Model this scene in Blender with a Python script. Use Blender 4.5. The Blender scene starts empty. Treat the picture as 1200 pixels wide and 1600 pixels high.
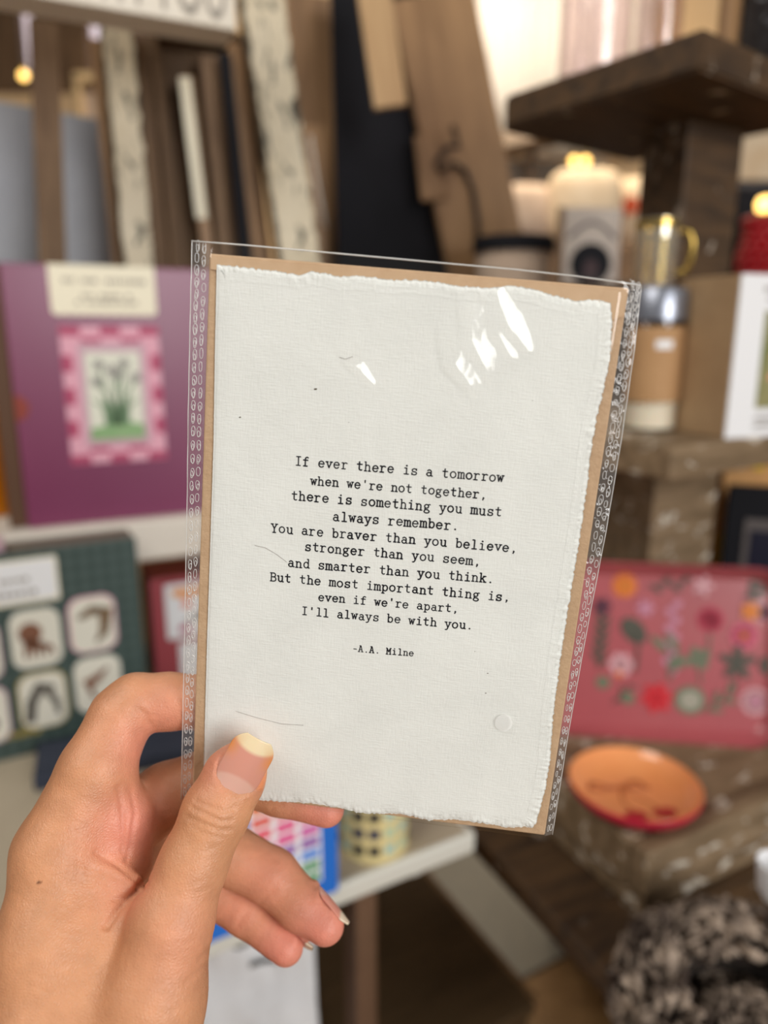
import bpy, bmesh, math, random
import numpy as np
from mathutils import Vector, Matrix, noise as mnoise

random.seed(7)
rng = np.random.default_rng(7)
S = bpy.context.scene
C = S.collection
PI = math.pi

# ------------------------------------------------------------------ camera
F = 1156.0                       # focal length in pixels of the 1200 x 1600 frame
PITCH = math.radians(13.5)
CAM = Vector((0, 0, 1.30))
cp, sp = math.cos(PITCH), math.sin(PITCH)
cam = bpy.data.cameras.new('camera')
cam.sensor_fit = 'VERTICAL'
cam.sensor_height = 36.0
cam.lens = 36.0 * F / 1600.0
cam.clip_start = 0.01
cam.dof.use_dof = True
cam.dof.focus_distance = 0.232
cam.dof.aperture_fstop = 4.9
co = bpy.data.objects.new('camera', cam)
co.location = CAM
co.rotation_euler = (PI / 2 - PITCH, 0, 0)
C.objects.link(co)
S.camera = co

# ------------------------------------------------------------------ light and exposure
S.view_settings.view_transform = 'Standard'
S.view_settings.look = 'None'
S.view_settings.gamma = 1
S.view_settings.use_curve_mapping = False
S.view_settings.exposure = 0.0
w = bpy.data.worlds.new('world')
S.world = w
w.use_nodes = True
w.node_tree.nodes['Background'].inputs[0].default_value = (1.0, 0.95, 0.88, 1)
w.node_tree.nodes['Background'].inputs[1].default_value = 0.13


def area(name, loc, aim, sx, sy, power, col):
    l = bpy.data.lights.new(name, 'AREA')
    l.shape = 'RECTANGLE'
    l.size, l.size_y = sx, sy
    l.energy = power
    l.color = col
    o = bpy.data.objects.new(name, l)
    o.location = loc
    o.rotation_euler = (Vector(aim) - Vector(loc)).to_track_quat('-Z', 'Y').to_euler()
    C.objects.link(o)
    return o


area('window_light', (1.45, -1.6, 1.85), (-0.1, 0.5, 1.15), 1.3, 1.3, 58, (1.0, 0.99, 0.97))
area('ceiling_light', (-0.9, -0.3, 2.7), (-0.2, 0.6, 1.1), 1.0, 1.0, 22, (1.0, 0.96, 0.89))
area('far_ceiling_light', (0.4, 2.6, 2.9), (0.4, 3.2, 1.2), 1.6, 0.8, 42, (1.0, 0.84, 0.64))


# ------------------------------------------------------------------ helpers: places
def ray(px, py):
    a, b = (px - 600) / F, (py - 800) / F
    return Vector((a, cp - b * sp, -sp - b * cp))


def V(px, py, Y):                # the point at distance Y in front of the camera
    d = ray(px, py)
    return CAM + d * (Y / d.y)


def H(px, py, z):                # the point at height z
    d = ray(px, py)
    return CAM + d * ((z - CAM.z) / d.z)


RC = Matrix(((1, 0, 0), (0, -sp, cp), (0, -cp, -sp)))     # camera axes (right, down, forward) to world


def c2w(p):                      # camera space millimetres to world metres
    return CAM + RC @ Vector(p) * 0.001


# ------------------------------------------------------------------ helpers: objects
def tag(o, label=None, cat=None, group=None, kind=None):
    if label: o['label'] = label
    if cat: o['category'] = cat
    if group: o['group'] = group
    if kind: o['kind'] = kind
    return o


def thing(name, label, cat, loc=(0, 0, 0), rotz=0.0, group=None):
    o = bpy.data.objects.new(name, None)
    o.empty_display_size = 0.02
    C.objects.link(o)
    o.location = loc
    o.rotation_euler = (0, 0, rotz)
    return tag(o, label, cat, group)


def obj(name, bm, m, parent=None, smooth=False, matrix=None, autos=None):
    me = bpy.data.meshes.new(name)
    if isinstance(bm, bmesh.types.BMesh):
        bm.normal_update()
        bm.to_mesh(me)
        bm.free()
    else:
        me.from_pydata([tuple(v) for v in bm[0]], [], bm[1])
        me.update()
    for x in (m if isinstance(m, (list, tuple)) else [m]):
        me.materials.append(x)
    if smooth:
        me.polygons.foreach_set('use_smooth', [True] * len(me.polygons))
    if autos:
        me.polygons.foreach_set('use_smooth', [True] * len(me.polygons))
        me.set_sharp_from_angle(angle=math.radians(autos))
    o = bpy.data.objects.new(name, me)
    C.objects.link(o)
    if parent: o.parent = parent
    if matrix: o.matrix_local = matrix
    return o


def box(cx, cy, cz, sx, sy, sz, bev=0.0, seg=2, rot=None, bm=None):
    b = bmesh.new()
    bmesh.ops.create_cube(b, size=1.0, matrix=Matrix.Diagonal((sx, sy, sz, 1)))
    if bev:
        bmesh.ops.bevel(b, geom=b.edges[:], offset=bev, segments=seg, affect='EDGES', profile=0.5)
    if rot is not None:
        bmesh.ops.transform(b, matrix=rot, verts=b.verts[:])
    bmesh.ops.translate(b, vec=(cx, cy, cz), verts=b.verts[:])
    if bm is None:
        return b
    me = bpy.data.meshes.new('t')
    b.to_mesh(me); b.free()
    bm.from_mesh(me)
    bpy.data.meshes.remove(me)
    return bm


def lathe(prof, n=40, bm=None, c=(0, 0, 0), cap0=True, cap1=False):
    b = bm or bmesh.new()
    rings = []
    for r, z in prof:
        rings.append([b.verts.new((c[0] + r * math.cos(2 * PI * k / n), c[1] + r * math.sin(2 * PI * k / n), c[2] + z)) for k in range(n)])
    for i in range(len(rings) - 1):
        for k in range(n):
            b.faces.new((rings[i][k], rings[i][(k + 1) % n], rings[i + 1][(k + 1) % n], rings[i + 1][k]))
    if cap0: b.faces.new(rings[0][::-1])
    if cap1: b.faces.new(rings[-1])
    return b


def tube(pts, r, n=8, bm=None, closed=False):
    b = bm or bmesh.new()
    pts = [Vector(p) for p in pts]
    N = len(pts)
    rs = r if isinstance(r, (list, tuple)) else [r] * N
    rings = []
    up = Vector((0.13, 0.31, 0.94)).normalized()
    for i, p in enumerate(pts):
        a = pts[(i - 1) % N] if (closed or i > 0) else p
        c = pts[(i + 1) % N] if (closed or i < N - 1) else p
        t = (c - a).normalized()
        u = t.cross(up)
        if u.length < 1e-4: u = t.orthogonal()
        u.normalize()
        v = t.cross(u)
        rings.append([b.verts.new(p + (u * math.cos(2 * PI * k / n) + v * math.sin(2 * PI * k / n)) * rs[i]) for k in range(n)])
    for i in range(N if closed else N - 1):
        A, B = rings[i], rings[(i + 1) % N]
        for k in range(n):
            b.faces.new((A[k], A[(k + 1) % n], B[(k + 1) % n], B[k]))
    if not closed:
        b.faces.new(rings[0][::-1]); b.faces.new(rings[-1])
    return b


def prism(poly, y0, y1, bm=None, bev=0.0):
    """outline in x,z extruded from y0 (front) to y1 (back)"""
    b = bmesh.new()
    f = [b.verts.new((x, y0, z)) for x, z in poly]
    k = [b.verts.new((x, y1, z)) for x, z in poly]
    n = len(poly)
    b.faces.new(f); b.faces.new(k[::-1])
    for i in range(n):
        b.faces.new((f[i], k[i], k[(i + 1) % n], f[(i + 1) % n]))
    bmesh.ops.recalc_face_normals(b, faces=b.faces[:])
    if bm is None: return b
    me = bpy.data.meshes.new('t'); b.to_mesh(me); b.free()
    bm.from_mesh(me); bpy.data.meshes.remove(me)
    return bm


def rrect(cx, cz, w_, h_, r, n=6):
    out = []
    for (sx, sz, a0) in ((1, 1, 0), (-1, 1, PI / 2), (-1, -1, PI), (1, -1, 1.5 * PI)):
        for i in range(n + 1):
            a = a0 + i * PI / 2 / n
            out.append((cx + sx * (w_ / 2 - r) + r * math.cos(a), cz + sz * (h_ / 2 - r) + r * math.sin(a)))
    return out


def ell(cx, cz, rx, rz, n=20, rot=0.0):
    cr, sr = math.cos(rot), math.sin(rot)
    return [(cx + rx * math.cos(a) * cr - rz * math.sin(a) * sr, cz + rx * math.cos(a) * sr + rz * math.sin(a) * cr)
            for a in [2 * PI * i / n for i in range(n)]]


def stroke2(pts, wd):
    """outline polygon of a brush stroke through x,z points, wd one width or a list"""
    L, R = [], []
    n = len(pts)
    for i, p in enumerate(pts):
        a = pts[max(i - 1, 0)]; c = pts[min(i + 1, n - 1)]
        dx, dz = c[0] - a[0], c[1] - a[1]
        l = math.hypot(dx, dz) or 1
        ww = (wd[i] if isinstance(wd, (list, tuple)) else wd) / 2
        L.append((p[0] - dz / l * ww, p[1] + dx / l * ww)); R.append((p[0] + dz / l * ww, p[1] - dx / l * ww))
    return L + R[::-1]


# ------------------------------------------------------------------ helpers: materials
def srgb(*c):
    return tuple(((x / 255) / 12.92 if x <= 10 else ((x / 255 + 0.055) / 1.055) ** 2.4) for x in c) + (1.0,)


def mat(name, col, rough=0.5, col2=None, scale=8.0, stretch=(1, 1, 1), bump=0.0, bscale=None, wear=None, wthr=0.62, wscale=14,
        metal=0.0, emit=None, estr=0.0, spec=0.5, alpha=None, trans=0.0, sss=0.0, ior=1.45, coat=0.0, wstretch=(1, 1, 1), lo=0.35, hi=0.68):
    m = bpy.data.materials.new(name)
    m.use_nodes = True
    nt = m.node_tree
    N, L = nt.nodes, nt.links
    bs = N['Principled BSDF']
    bs.inputs['Base Color'].default_value = col
    bs.inputs['Roughness'].default_value = rough
    bs.inputs['Metallic'].default_value = metal
    bs.inputs['Specular IOR Level'].default_value = spec
    bs.inputs['Transmission Weight'].default_value = trans
    bs.inputs['IOR'].default_value = ior
    bs.inputs['Coat Weight'].default_value = coat
    if sss:
        bs.inputs['Subsurface Weight'].default_value = sss
        bs.inputs['Subsurface Scale'].default_value = 0.004
        bs.inputs['Subsurface Radius'].default_value = (1.0, 0.35, 0.2)
    if emit:
        bs.inputs['Emission Color'].default_value = emit
        bs.inputs['Emission Strength'].default_value = estr
    tc = N.new('ShaderNodeTexCoord')

    def ntex(sc, st, det=5.0, dist=0.0):
        mp = N.new('ShaderNodeMapping'); mp.inputs['Scale'].default_value = st
        L.new(tc.outputs['Object'], mp.inputs['Vector'])
        t = N.new('ShaderNodeTexNoise'); t.inputs['Scale'].default_value = sc
        t.inputs['Detail'].default_value = det; t.inputs['Roughness'].default_value = 0.62
        t.inputs['Distortion'].default_value = dist
        L.new(mp.outputs[0], t.inputs['Vector'])
        return t
    out = None
    if col2:
        t = ntex(scale, stretch, 6, 0.4)
        r = N.new('ShaderNodeValToRGB')
        r.color_ramp.elements[0].color = col; r.color_ramp.elements[0].position = lo
        r.color_ramp.elements[1].color = col2; r.color_ramp.elements[1].position = hi
        L.new(t.outputs['Fac'], r.inputs['Fac'])
        out = r.outputs['Color']
        L.new(out, bs.inputs['Base Color'])
    if wear:
        t2 = ntex(wscale, wstretch, 8, 0.6)
        r2 = N.new('ShaderNodeValToRGB')
        r2.color_ramp.elements[0].position = wthr - 0.02; r2.color_ramp.elements[1].position = wthr + 0.03
        L.new(t2.outputs['Fac'], r2.inputs['Fac'])
        mx = N.new('ShaderNodeMix'); mx.data_type = 'RGBA'
        if out: L.new(out, mx.inputs[6])
        else: mx.inputs[6].default_value = col
        mx.inputs[7].default_value = wear
        L.new(r2.outputs['Color'], mx.inputs[0])
        L.new(mx.outputs[2], bs.inputs['Base Color'])
    if bump:
        t3 = ntex(bscale or scale * 3, stretch, 6)
        b = N.new('ShaderNodeBump'); b.inputs['Strength'].default_value = bump; b.inputs['Distance'].default_value = 0.002
        L.new(t3.outputs['Fac'], b.inputs['Height'])
        L.new(b.outputs[0], bs.inputs['Normal'])
    return m


def film(name, gloss=0.1, rough=0.02, tint=(1, 1, 1, 1), bump=0.0, bscale=60, white=0.0, fres=1.45):
    """thin clear plastic: light goes straight through, a fresnel share of it glints"""
    m = bpy.data.materials.new(name); m.use_nodes = True
    N, L = m.node_tree.nodes, m.node_tree.links
    N.clear()
    o = N.new('ShaderNodeOutputMaterial')
    tr = N.new('ShaderNodeBsdfTransparent'); tr.inputs[0].default_value = tint
    gl = N.new('ShaderNodeBsdfGlossy'); gl.inputs['Roughness'].default_value = rough
    # schlick reflectance, the same from either face of the film
    ge = N.new('ShaderNodeNewGeometry')
    lw = N.new('ShaderNodeVectorMath'); lw.operation = 'DOT_PRODUCT'
    L.new(ge.outputs['Normal'], lw.inputs[0]); L.new(ge.outputs['Incoming'], lw.inputs[1])
    ab = N.new('ShaderNodeMath'); ab.operation = 'ABSOLUTE'; L.new(lw.outputs['Value'], ab.inputs[0])
    om = N.new('ShaderNodeMath'); om.operation = 'SUBTRACT'; om.use_clamp = True; om.inputs[0].default_value = 1.0; L.new(ab.outputs[0], om.inputs[1])
    pw = N.new('ShaderNodeMath'); pw.operation = 'POWER'; pw.inputs[1].default_value = 5.0; L.new(om.outputs[0], pw.inputs[0])
    f0 = ((fres - 1) / (fres + 1)) ** 2
    mt = N.new('ShaderNodeMath'); mt.operation = 'MULTIPLY_ADD'; mt.inputs[1].default_value = 0.75; mt.inputs[2].default_value = gloss + f0
    L.new(pw.outputs[0], mt.inputs[0])
    mx = N.new('ShaderNodeMixShader')
    L.new(mt.outputs[0], mx.inputs[0]); L.new(tr.outputs[0], mx.inputs[1]); L.new(gl.outputs[0], mx.inputs[2])
    last = mx
    if white:
        df = N.new('ShaderNodeBsdfDiffuse'); df.inputs[0].default_value = (0.94, 0.94, 0.93, 1)
        m2 = N.new('ShaderNodeMixShader'); m2.inputs[0].default_value = white
        L.new(mx.outputs[0], m2.inputs[1]); L.new(df.outputs[0], m2.inputs[2]); last = m2
    if bump:
        tc = N.new('ShaderNodeTexCoord')
        t = N.new('ShaderNodeTexNoise'); t.inputs['Scale'].default_value = bscale; t.inputs['Detail'].default_value = 2
        L.new(tc.outputs['Object'], t.inputs['Vector'])
        b = N.new('ShaderNodeBump'); b.inputs['Strength'].default_value = bump; b.inputs['Distance'].default_value = 0.003
        L.new(t.outputs['Fac'], b.inputs['Height'])
        L.new(b.outputs[0], gl.inputs['Normal']); L.new(b.outputs[0], lw.inputs[0])
    L.new(last.outputs[0], o.inputs['Surface'])
    return m


M = {}
M['wood_dark'] = mat('dark_wood', srgb(54, 39, 26), 0.6, srgb(94, 69, 43), 9, (1, 7, 7), 0.35, wear=srgb(176, 162, 146), wthr=0.655, wscale=30)
M['wood_worn'] = mat('worn_wood', srgb(108, 88, 64), 0.6, srgb(150, 126, 98), 9, (1, 6, 6), 0.35, wear=srgb(215, 205, 190), wthr=0.61, wscale=26, wstretch=(1, 2, 2))
M['wood_mid'] = mat('brown_wood', srgb(120, 90, 62), 0.6, srgb(158, 122, 86), 7, (5, 5, 0.8), 0.25)
M['wood_board'] = mat('oak_board', srgb(138, 104, 70), 0.5, srgb(172, 134, 94), 6, (6, 6, 0.7), 0.15)
M['wood_post'] = mat('weathered_post', srgb(98, 74, 54), 0.7, srgb(140, 112, 84), 7, (5, 5, 0.7), 0.3)
M['wood_crate'] = mat('crate_wood', srgb(84, 62, 42), 0.7, srgb(122, 94, 66), 7, (5, 5, 0.7), 0.3)
M['wood_light'] = mat('light_slat', srgb(176, 140, 98), 0.55, srgb(200, 166, 122), 6, (6, 6, 0.7), 0.1)
M['chippy'] = mat('chippy_paint', srgb(206, 192, 164), 0.7, srgb(222, 210, 186), 9, bump=0.4, wear=srgb(66, 66, 58), wthr=0.575, wscale=42, wstretch=(1.4, 1.4, 0.55))
M['chippy_edge'] = mat('bare_edge', srgb(52, 56, 50), 0.8, srgb(96, 78, 56), 40, bump=0.5)
M['black'] = mat('black_paint', srgb(24, 24, 28), 0.75, srgb(30, 30, 35), 5, spec=0.2)
M['iron'] = mat('black_leather', srgb(32, 27, 26), 0.5, srgb(48, 40, 38), 60, bump=0.2)
M['white'] = mat('white_paint', srgb(214, 204, 192), 0.55, srgb(226, 218, 206), 5)
M['white2'] = mat('white_block', srgb(222, 212, 196), 0.6, srgb(232, 224, 210), 8, bump=0.08)
M['table'] = mat('table_laminate', srgb(176, 162, 140), 0.45, srgb(186, 172, 150), 10)
M['edge'] = mat('table_edge', srgb(214, 212, 202), 0.4)
M['legbrown'] = mat('leg_brown', srgb(104, 78, 60), 0.5, srgb(118, 90, 70), 10)
M['wall'] = mat('wall_plaster', srgb(214, 182, 140), 0.85, srgb(226, 196, 156), 3, bump=0.1)
M['floor'] = mat('floor_boards', srgb(146, 110, 68), 0.45, srgb(178, 140, 92), 5, (1.2, 9, 1), 0.15)
M['purple'] = mat('plum_card', srgb(120, 48, 84), 0.34, srgb(126, 54, 90), 4, spec=0.6)
M['brown_board'] = mat('plain_brown', srgb(88, 58, 36), 0.6)
M['cream'] = mat('cream_label', srgb(240, 232, 208), 0.6)
M['ink'] = mat('grey_print', srgb(150, 142, 132), 0.7)
M['inkd'] = mat('dark_print', srgb(70, 72, 74), 0.7)
M['pinkl'] = mat('pale_pink_print', srgb(226, 166, 184), 0.6)
M['pinkd'] = mat('rose_print', srgb(178, 72, 106), 0.6)
M['mauve'] = mat('mauve_print', srgb(200, 166, 178), 0.6)
M['paper'] = mat('art_paper', srgb(226, 226, 210), 0.6)
M['green'] = mat('leaf_print', srgb(134, 172, 120), 0.7, srgb(150, 182, 132), 60)
M['greend'] = mat('stem_print', srgb(112, 142, 108), 0.7)
M['petal'] = mat('grey_petal_print', srgb(156, 152, 148), 0.7)
M['redb'] = mat('rust_card', srgb(140, 58, 46), 0.6)
M['greentop'] = mat('taupe_box_top', srgb(112, 104, 92), 0.6)
M['maroon'] = mat('maroon_card', srgb(160, 66, 74), 0.5)
M['maroontop'] = mat('brick_card', srgb(146, 62, 54), 0.5)
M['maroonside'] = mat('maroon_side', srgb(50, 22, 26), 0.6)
M['ivory'] = mat('ivory_card', srgb(224, 220, 206), 0.6)
M['brownf'] = mat('brown_print', srgb(92, 78, 64), 0.8, srgb(140, 112, 82), 120)
M['greyf'] = mat('grey_print_animal', srgb(72, 70, 66), 0.8, srgb(118, 112, 102), 120)
M['rustf'] = mat('rust_print', srgb(140, 92, 64), 0.8, srgb(112, 78, 66), 120)
M['gold'] = mat('gold_print', srgb(160, 140, 64), 0.5)
M['orange'] = mat('orange_print', srgb(236, 152, 62), 0.6)
M['coralp'] = mat('coral_print', srgb(236, 150, 128), 0.6)
M['navy'] = mat('navy_cloth', srgb(44, 50, 66), 0.7, srgb(52, 58, 74), 30)
M['blue'] = mat('blue_card', srgb(32, 110, 206), 0.5)
M['wht'] = mat('white_print', srgb(236, 236, 238), 0.6)
M['kraftbox'] = mat('kraft_box', srgb(164, 134, 100), 0.75, srgb(178, 148, 112), 30)
M['kraftlab'] = mat('kraft_label', srgb(174, 134, 92), 0.7, srgb(182, 142, 100), 30)
M['wax'] = mat('candle_wax', srgb(236, 226, 202), 0.5, sss=0.2)
M['glass'] = film('clear_glass', 0.04, 0.02, (0.95, 0.94, 0.94, 1), fres=1.25)
M['glassp'] = film('lilac_glass', 0.05, 0.04, (0.93, 0.89, 0.90, 1), fres=1.16)
M['glassw'] = film('window_glass', 0.03, 0.02)
M['tray'] = mat('pink_tray', srgb(168, 80, 86), 0.34, srgb(174, 86, 90), 6, coat=0.3)
M['coral'] = mat('coral_glaze', srgb(236, 150, 92), 0.22, srgb(240, 160, 102), 12, coat=0.4)
M['crimson'] = mat('crimson_glaze', srgb(196, 30, 62), 0.3, coat=0.3)
M['berry'] = mat('berry_paint', srgb(182, 26, 44), 0.35)
M['bow'] = mat('brown_brush', srgb(176, 98, 54), 0.4)
M['red'] = mat('red_beads', srgb(160, 14, 24), 0.3)
M['pillow'] = mat('cream_linen', srgb(232, 212, 184), 0.9, srgb(220, 196, 164), 20, bump=0.2)
M['pillowg'] = mat('taupe_linen', srgb(190, 166, 146), 0.9, srgb(206, 184, 164), 20, bump=0.2)
M['greyw'] = mat('grey_blue_panel', srgb(146, 148, 156), 0.5, srgb(164, 166, 172), 3)
M['bulb'] = mat('warm_bulb', srgb(255, 214, 120), 0.4, emit=(1.0, 0.60, 0.16, 1), estr=4.0)
M['bulbw'] = mat('white_bulb', srgb(255, 240, 220), 0.4, emit=(1.0, 0.9, 0.75, 1), estr=4.0)
M['sky'] = mat('bright_sky', srgb(255, 250, 240), 0.6, emit=(1.0, 0.975, 0.95, 1), estr=2.6)
M['skyl'] = mat('bright_sky_lilac', srgb(250, 240, 250), 0.6, emit=(0.95, 0.86, 0.95, 1), estr=0.85)
M['curtain'] = mat('cream_curtain', srgb(252, 249, 244), 0.9)
_n, _l = M['curtain'].node_tree.nodes, M['curtain'].node_tree.links
_t = _n.new('ShaderNodeBsdfTranslucent'); _t.inputs[0].default_value = srgb(252, 250, 246)
_m = _n.new('ShaderNodeMixShader'); _m.inputs[0].default_value = 0.6
_l.new(_n['Principled BSDF'].outputs[0], _m.inputs[1]); _l.new(_t.outputs[0], _m.inputs[2]); _l.new(_m.outputs[0], _n['Material Output'].inputs['Surface'])
M['amber'] = mat('amber_glass', srgb(206, 124, 20), 0.15, srgb(188, 106, 14), 8, coat=0.5)
M['yellow'] = mat('yellow_frame', srgb(214, 176, 20), 0.5)
M['honey'] = mat('honey_wood', srgb(200, 148, 92), 0.5, srgb(212, 160, 102), 8, (6, 6, 1))
M['greym'] = mat('grey_mat', srgb(96, 88, 86), 0.6)
M['nvpic'] = mat('midnight_print', srgb(20, 20, 42), 0.4)
M['bag'] = mat('white_bag', srgb(224, 226, 230), 0.55, srgb(234, 235, 238), 12, bump=0.2)
M['mug'] = film('gold_glass', 0.3, 0.08, (0.90, 0.78, 0.46, 1), white=0.12)
M['brass'] = mat('brass', srgb(190, 160, 84), 0.25, metal=0.9)
M['silver'] = mat('tin_lid', srgb(150, 154, 166), 0.3, metal=0.7)
M['tincream'] = mat('cream_tin', srgb(226, 208, 150), 0.5)
M['bark'] = mat('bark_curls', srgb(60, 46, 38), 0.85, srgb(176, 156, 138), 28, bump=0.5, lo=0.42, hi=0.62)
M['barkd'] = mat('dark_twigs', srgb(22, 17, 14), 0.9, srgb(48, 36, 28), 30)
M['greymat'] = mat('grey_rug', srgb(160, 158, 150), 0.9, srgb(172, 168, 158), 60, bump=0.2)
M['olive'] = mat('olive_crate', srgb(84, 66, 42), 0.7, srgb(104, 82, 54), 6, (1, 6, 6))
M['plaidtop'] = M['greentop']

# plaid for the green puzzle box: crossed bands of the card's own dye
m = bpy.data.materials.new('green_plaid'); m.use_nodes = True
N, L = m.node_tree.nodes, m.node_tree.links
bs = N['Principled BSDF']; bs.inputs['Roughness'].default_value = 0.5
tc = N.new('ShaderNodeTexCoord'); sx = N.new('ShaderNodeSeparateXYZ'); L.new(tc.outputs['Object'], sx.inputs[0])
waves = []
for ax in ('X', 'Z'):
    a = N.new('ShaderNodeMath'); a.operation = 'MULTIPLY'; a.inputs[1].default_value = 2 * PI / 0.0165
    s_ = N.new('ShaderNodeMath'); s_.operation = 'SINE'
    L.new(sx.outputs[ax], a.inputs[0]); L.new(a.outputs[0], s_.inputs[0]); waves.append(s_)
ad = N.new('ShaderNodeMath'); ad.operation = 'ADD'; L.new(waves[0].outputs[0], ad.inputs[0]); L.new(waves[1].outputs[0], ad.inputs[1])
mr = N.new('ShaderNodeMapRange'); mr.inputs[1].default_value = -2; mr.inputs[2].default_value = 2; L.new(ad.outputs[0], mr.inputs[0])
rp = N.new('ShaderNodeValToRGB')
rp.color_ramp.elements[0].color = srgb(38, 58, 54); rp.color_ramp.elements[1].color = srgb(74, 90, 86)
L.new(mr.outputs[0], rp.inputs[0]); L.new(rp.outputs[0], bs.inputs['Base Color'])
M['plaid'] = m

# ------------------------------------------------------------------ the setting
def struct(name, bm, m, parent=None):
    o = obj(name, bm, m, parent)
    if parent is None: o['kind'] = 'structure'
    return o


struct('floor', box(0, 1.2, -0.02, 8, 8, 0.04), M['floor'])
YB = 3.9


def wallhole():
    """back wall with two window openings"""
    b = bmesh.new()
    xs0, xs1 = -4.0, 4.0
    w1 = (V(690, 0, YB).x, V(1010, 0, YB).x, 2.2, 3.3)
    w2 = (V(-160, 0, YB).x, V(352, 0, YB).x, 2.42, 3.3)
    xs = [xs0, w2[0], w2[1], w1[0], w1[1], xs1]
    for i in range(5):
        a, c = xs[i], xs[i + 1]
        z = w2 if i == 1 else (w1 if i == 3 else None)
        if z is None:
            box((a + c) / 2, YB + 0.06, 1.75, c - a, 0.12, 3.5, bm=b)
        else:
            box((a + c) / 2, YB + 0.06, z[2] / 2, c - a, 0.12, z[2], bm=b)
            box((a + c) / 2, YB + 0.06, (z[3] + 3.5) / 2, c - a, 0.12, 3.5 - z[3], bm=b)
    return b, w1, w2


wb, W1, W2 = wallhole()
struct('wall_back', wb, M['wall'])
for nm, wd, mm, skm, bars in (('window_1', W1, M['white'], M['sky'], 1), ('window_2', W2, M['wood_crate'], M['skyl'], 4)):
    cx, cz = (wd[0] + wd[1]) / 2, (wd[2] + wd[3]) / 2
    ww, hh = wd[1] - wd[0], wd[3] - wd[2]
    b = bmesh.new()
    t = 0.06
    slits = [(V(a_, 60, YB).x, V(c_, 60, YB).x) for a_, c_ in ((-160, 31), (52, 136), (168, 222), (246, 352))] if bars == 4 else []
    for a_, c_ in slits:
        box((a_ + c_) / 2, YB + 0.03, cz, c_ - a_, 0.08, hh, 0.006, bm=b)
    for s in (-1, 1):
        box(cx + s * (ww / 2 - t / 2), YB + 0.03, cz, t, 0.1, hh, 0.006, bm=b)
        box(cx, YB + 0.03, cz + s * (hh / 2 - t / 2), ww, 0.1, t, 0.006, bm=b)
    for k in range(1, 2 if bars == 1 else 1):
        box(wd[0] + ww * k / (bars + 1), YB + 0.03, cz, t * (0.8 if bars == 1 else 2.6), 0.08, hh, 0.006, bm=b)
    wo = struct(nm, b, mm)
    obj('window_glass', box(cx, YB + 0.03, cz, ww - t, 0.006, hh - t), M['glassw'], wo)
    obj('daylight', box(cx, YB + 0.5, cz, ww + 0.8, 0.01, hh + 0.8), skm, wo)
# curtain hanging before the bright window
b = bmesh.new()
x0, x1 = V(705, 100, YB - 0.1).x, V(1015, 100, YB - 0.1).x
nx = 96
vv = [[b.verts.new((x0 + (x1 - x0) * i / nx, YB - 0.10 + 0.035 * math.sin(i * 0.9), z)) for z in (2.12, 3.4)] for i in range(nx + 1)]
for i in range(nx):
    b.faces.new((vv[i][0], vv[i + 1][0], vv[i + 1][1], vv[i][1]))
o = obj('curtain', b, M['curtain'], smooth=True)
md = o.modifiers.new('thick', 'SOLIDIFY'); md.thickness = 0.004
tag(o, 'pale cream curtain hanging before the bright far window', 'curtain')

# ------------------------------------------------------------------ white table
TH = 0.80                         # height of the table
AZ = math.radians(29)             # the shop fittings all stand at this angle
E1 = Vector((math.cos(AZ), math.sin(AZ), 0)); E2 = Vector((-math.sin(AZ), math.cos(AZ), 0))
sa0 = H(735, 1296, 0.74)
tc0 = H(737, 1300, TH)            # right front corner
t = thing('display_table', 'beige topped table with white edge under the boxed puzzles', 'table', (tc0.x, tc0.y, 0), AZ)
obj('tabletop', box(-0.62, 0.33, TH - 0.010, 1.24, 0.66, 0.019, 0.002), M['table'], t)
b = bmesh.new()
box(-0.62, 0.0, TH - 0.0108, 1.244, 0.008, 0.022, 0.003, bm=b)
box(0.0, 0.33, TH - 0.0108, 0.008, 0.664, 0.022, 0.003, bm=b)
obj('edge_trim', b, M['edge'], t)
obj('bracket', box(-0.05, 0.03, TH - 0.035, 0.012, 0.012, 0.03, 0.002), M['edge'], t)
for lx, ly in ((-0.05, 0.05), (-1.19, 0.05), (-0.05, 0.61), (-1.19, 0.61)):
    lo = obj('leg', box(lx - 0.045, ly + 0.02, (TH - 0.02) / 2, 0.026, 0.034, TH - 0.02, 0.003), M['legbrown'], t)
obj('rail', box(-0.62, 0.08, TH - 0.045, 1.1, 0.02, 0.05, 0.003), M['legbrown'], t)

# under the table: a dark wood panel cabinet, a low crate, a grey rug
t = thing('storage_chest', 'olive brown wooden chest with pale lid edge half under the table', 'chest', (tc0.x, tc0.y, 0), AZ)
obj('body', box(0.05, 0.26, 0.18, 0.30, 0.29, 0.36, 0.006), M['olive'], t)
lo = obj('lid', box(0.05, 0.26, 0.370, 0.316, 0.31, 0.020, 0.004), M['olive'], t)
obj('lid_edge', box(0.204, 0.26, 0.370, 0.012, 0.312, 0.022, 0.003), M['wood_board'], lo)
t = thing('wooden_screen', 'dark brown wood panel closing the back of the table', 'panel', (tc0.x, tc0.y, 0), AZ)
obj('board', box(-0.62, 0.69, 0.38, 1.2, 0.02, 0.76, 0.003), M['wood_dark'], t)
o = obj('rug', box(0, 0, 0.004, 0.27, 0.46, 0.008, 0.003), M['greymat'])
o.location = (0.285, 1.525, 0); o.rotation_euler = (0, 0, AZ)
tag(o, 'pale grey rug on the brown floor beyond the table leg', 'rug')

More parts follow.
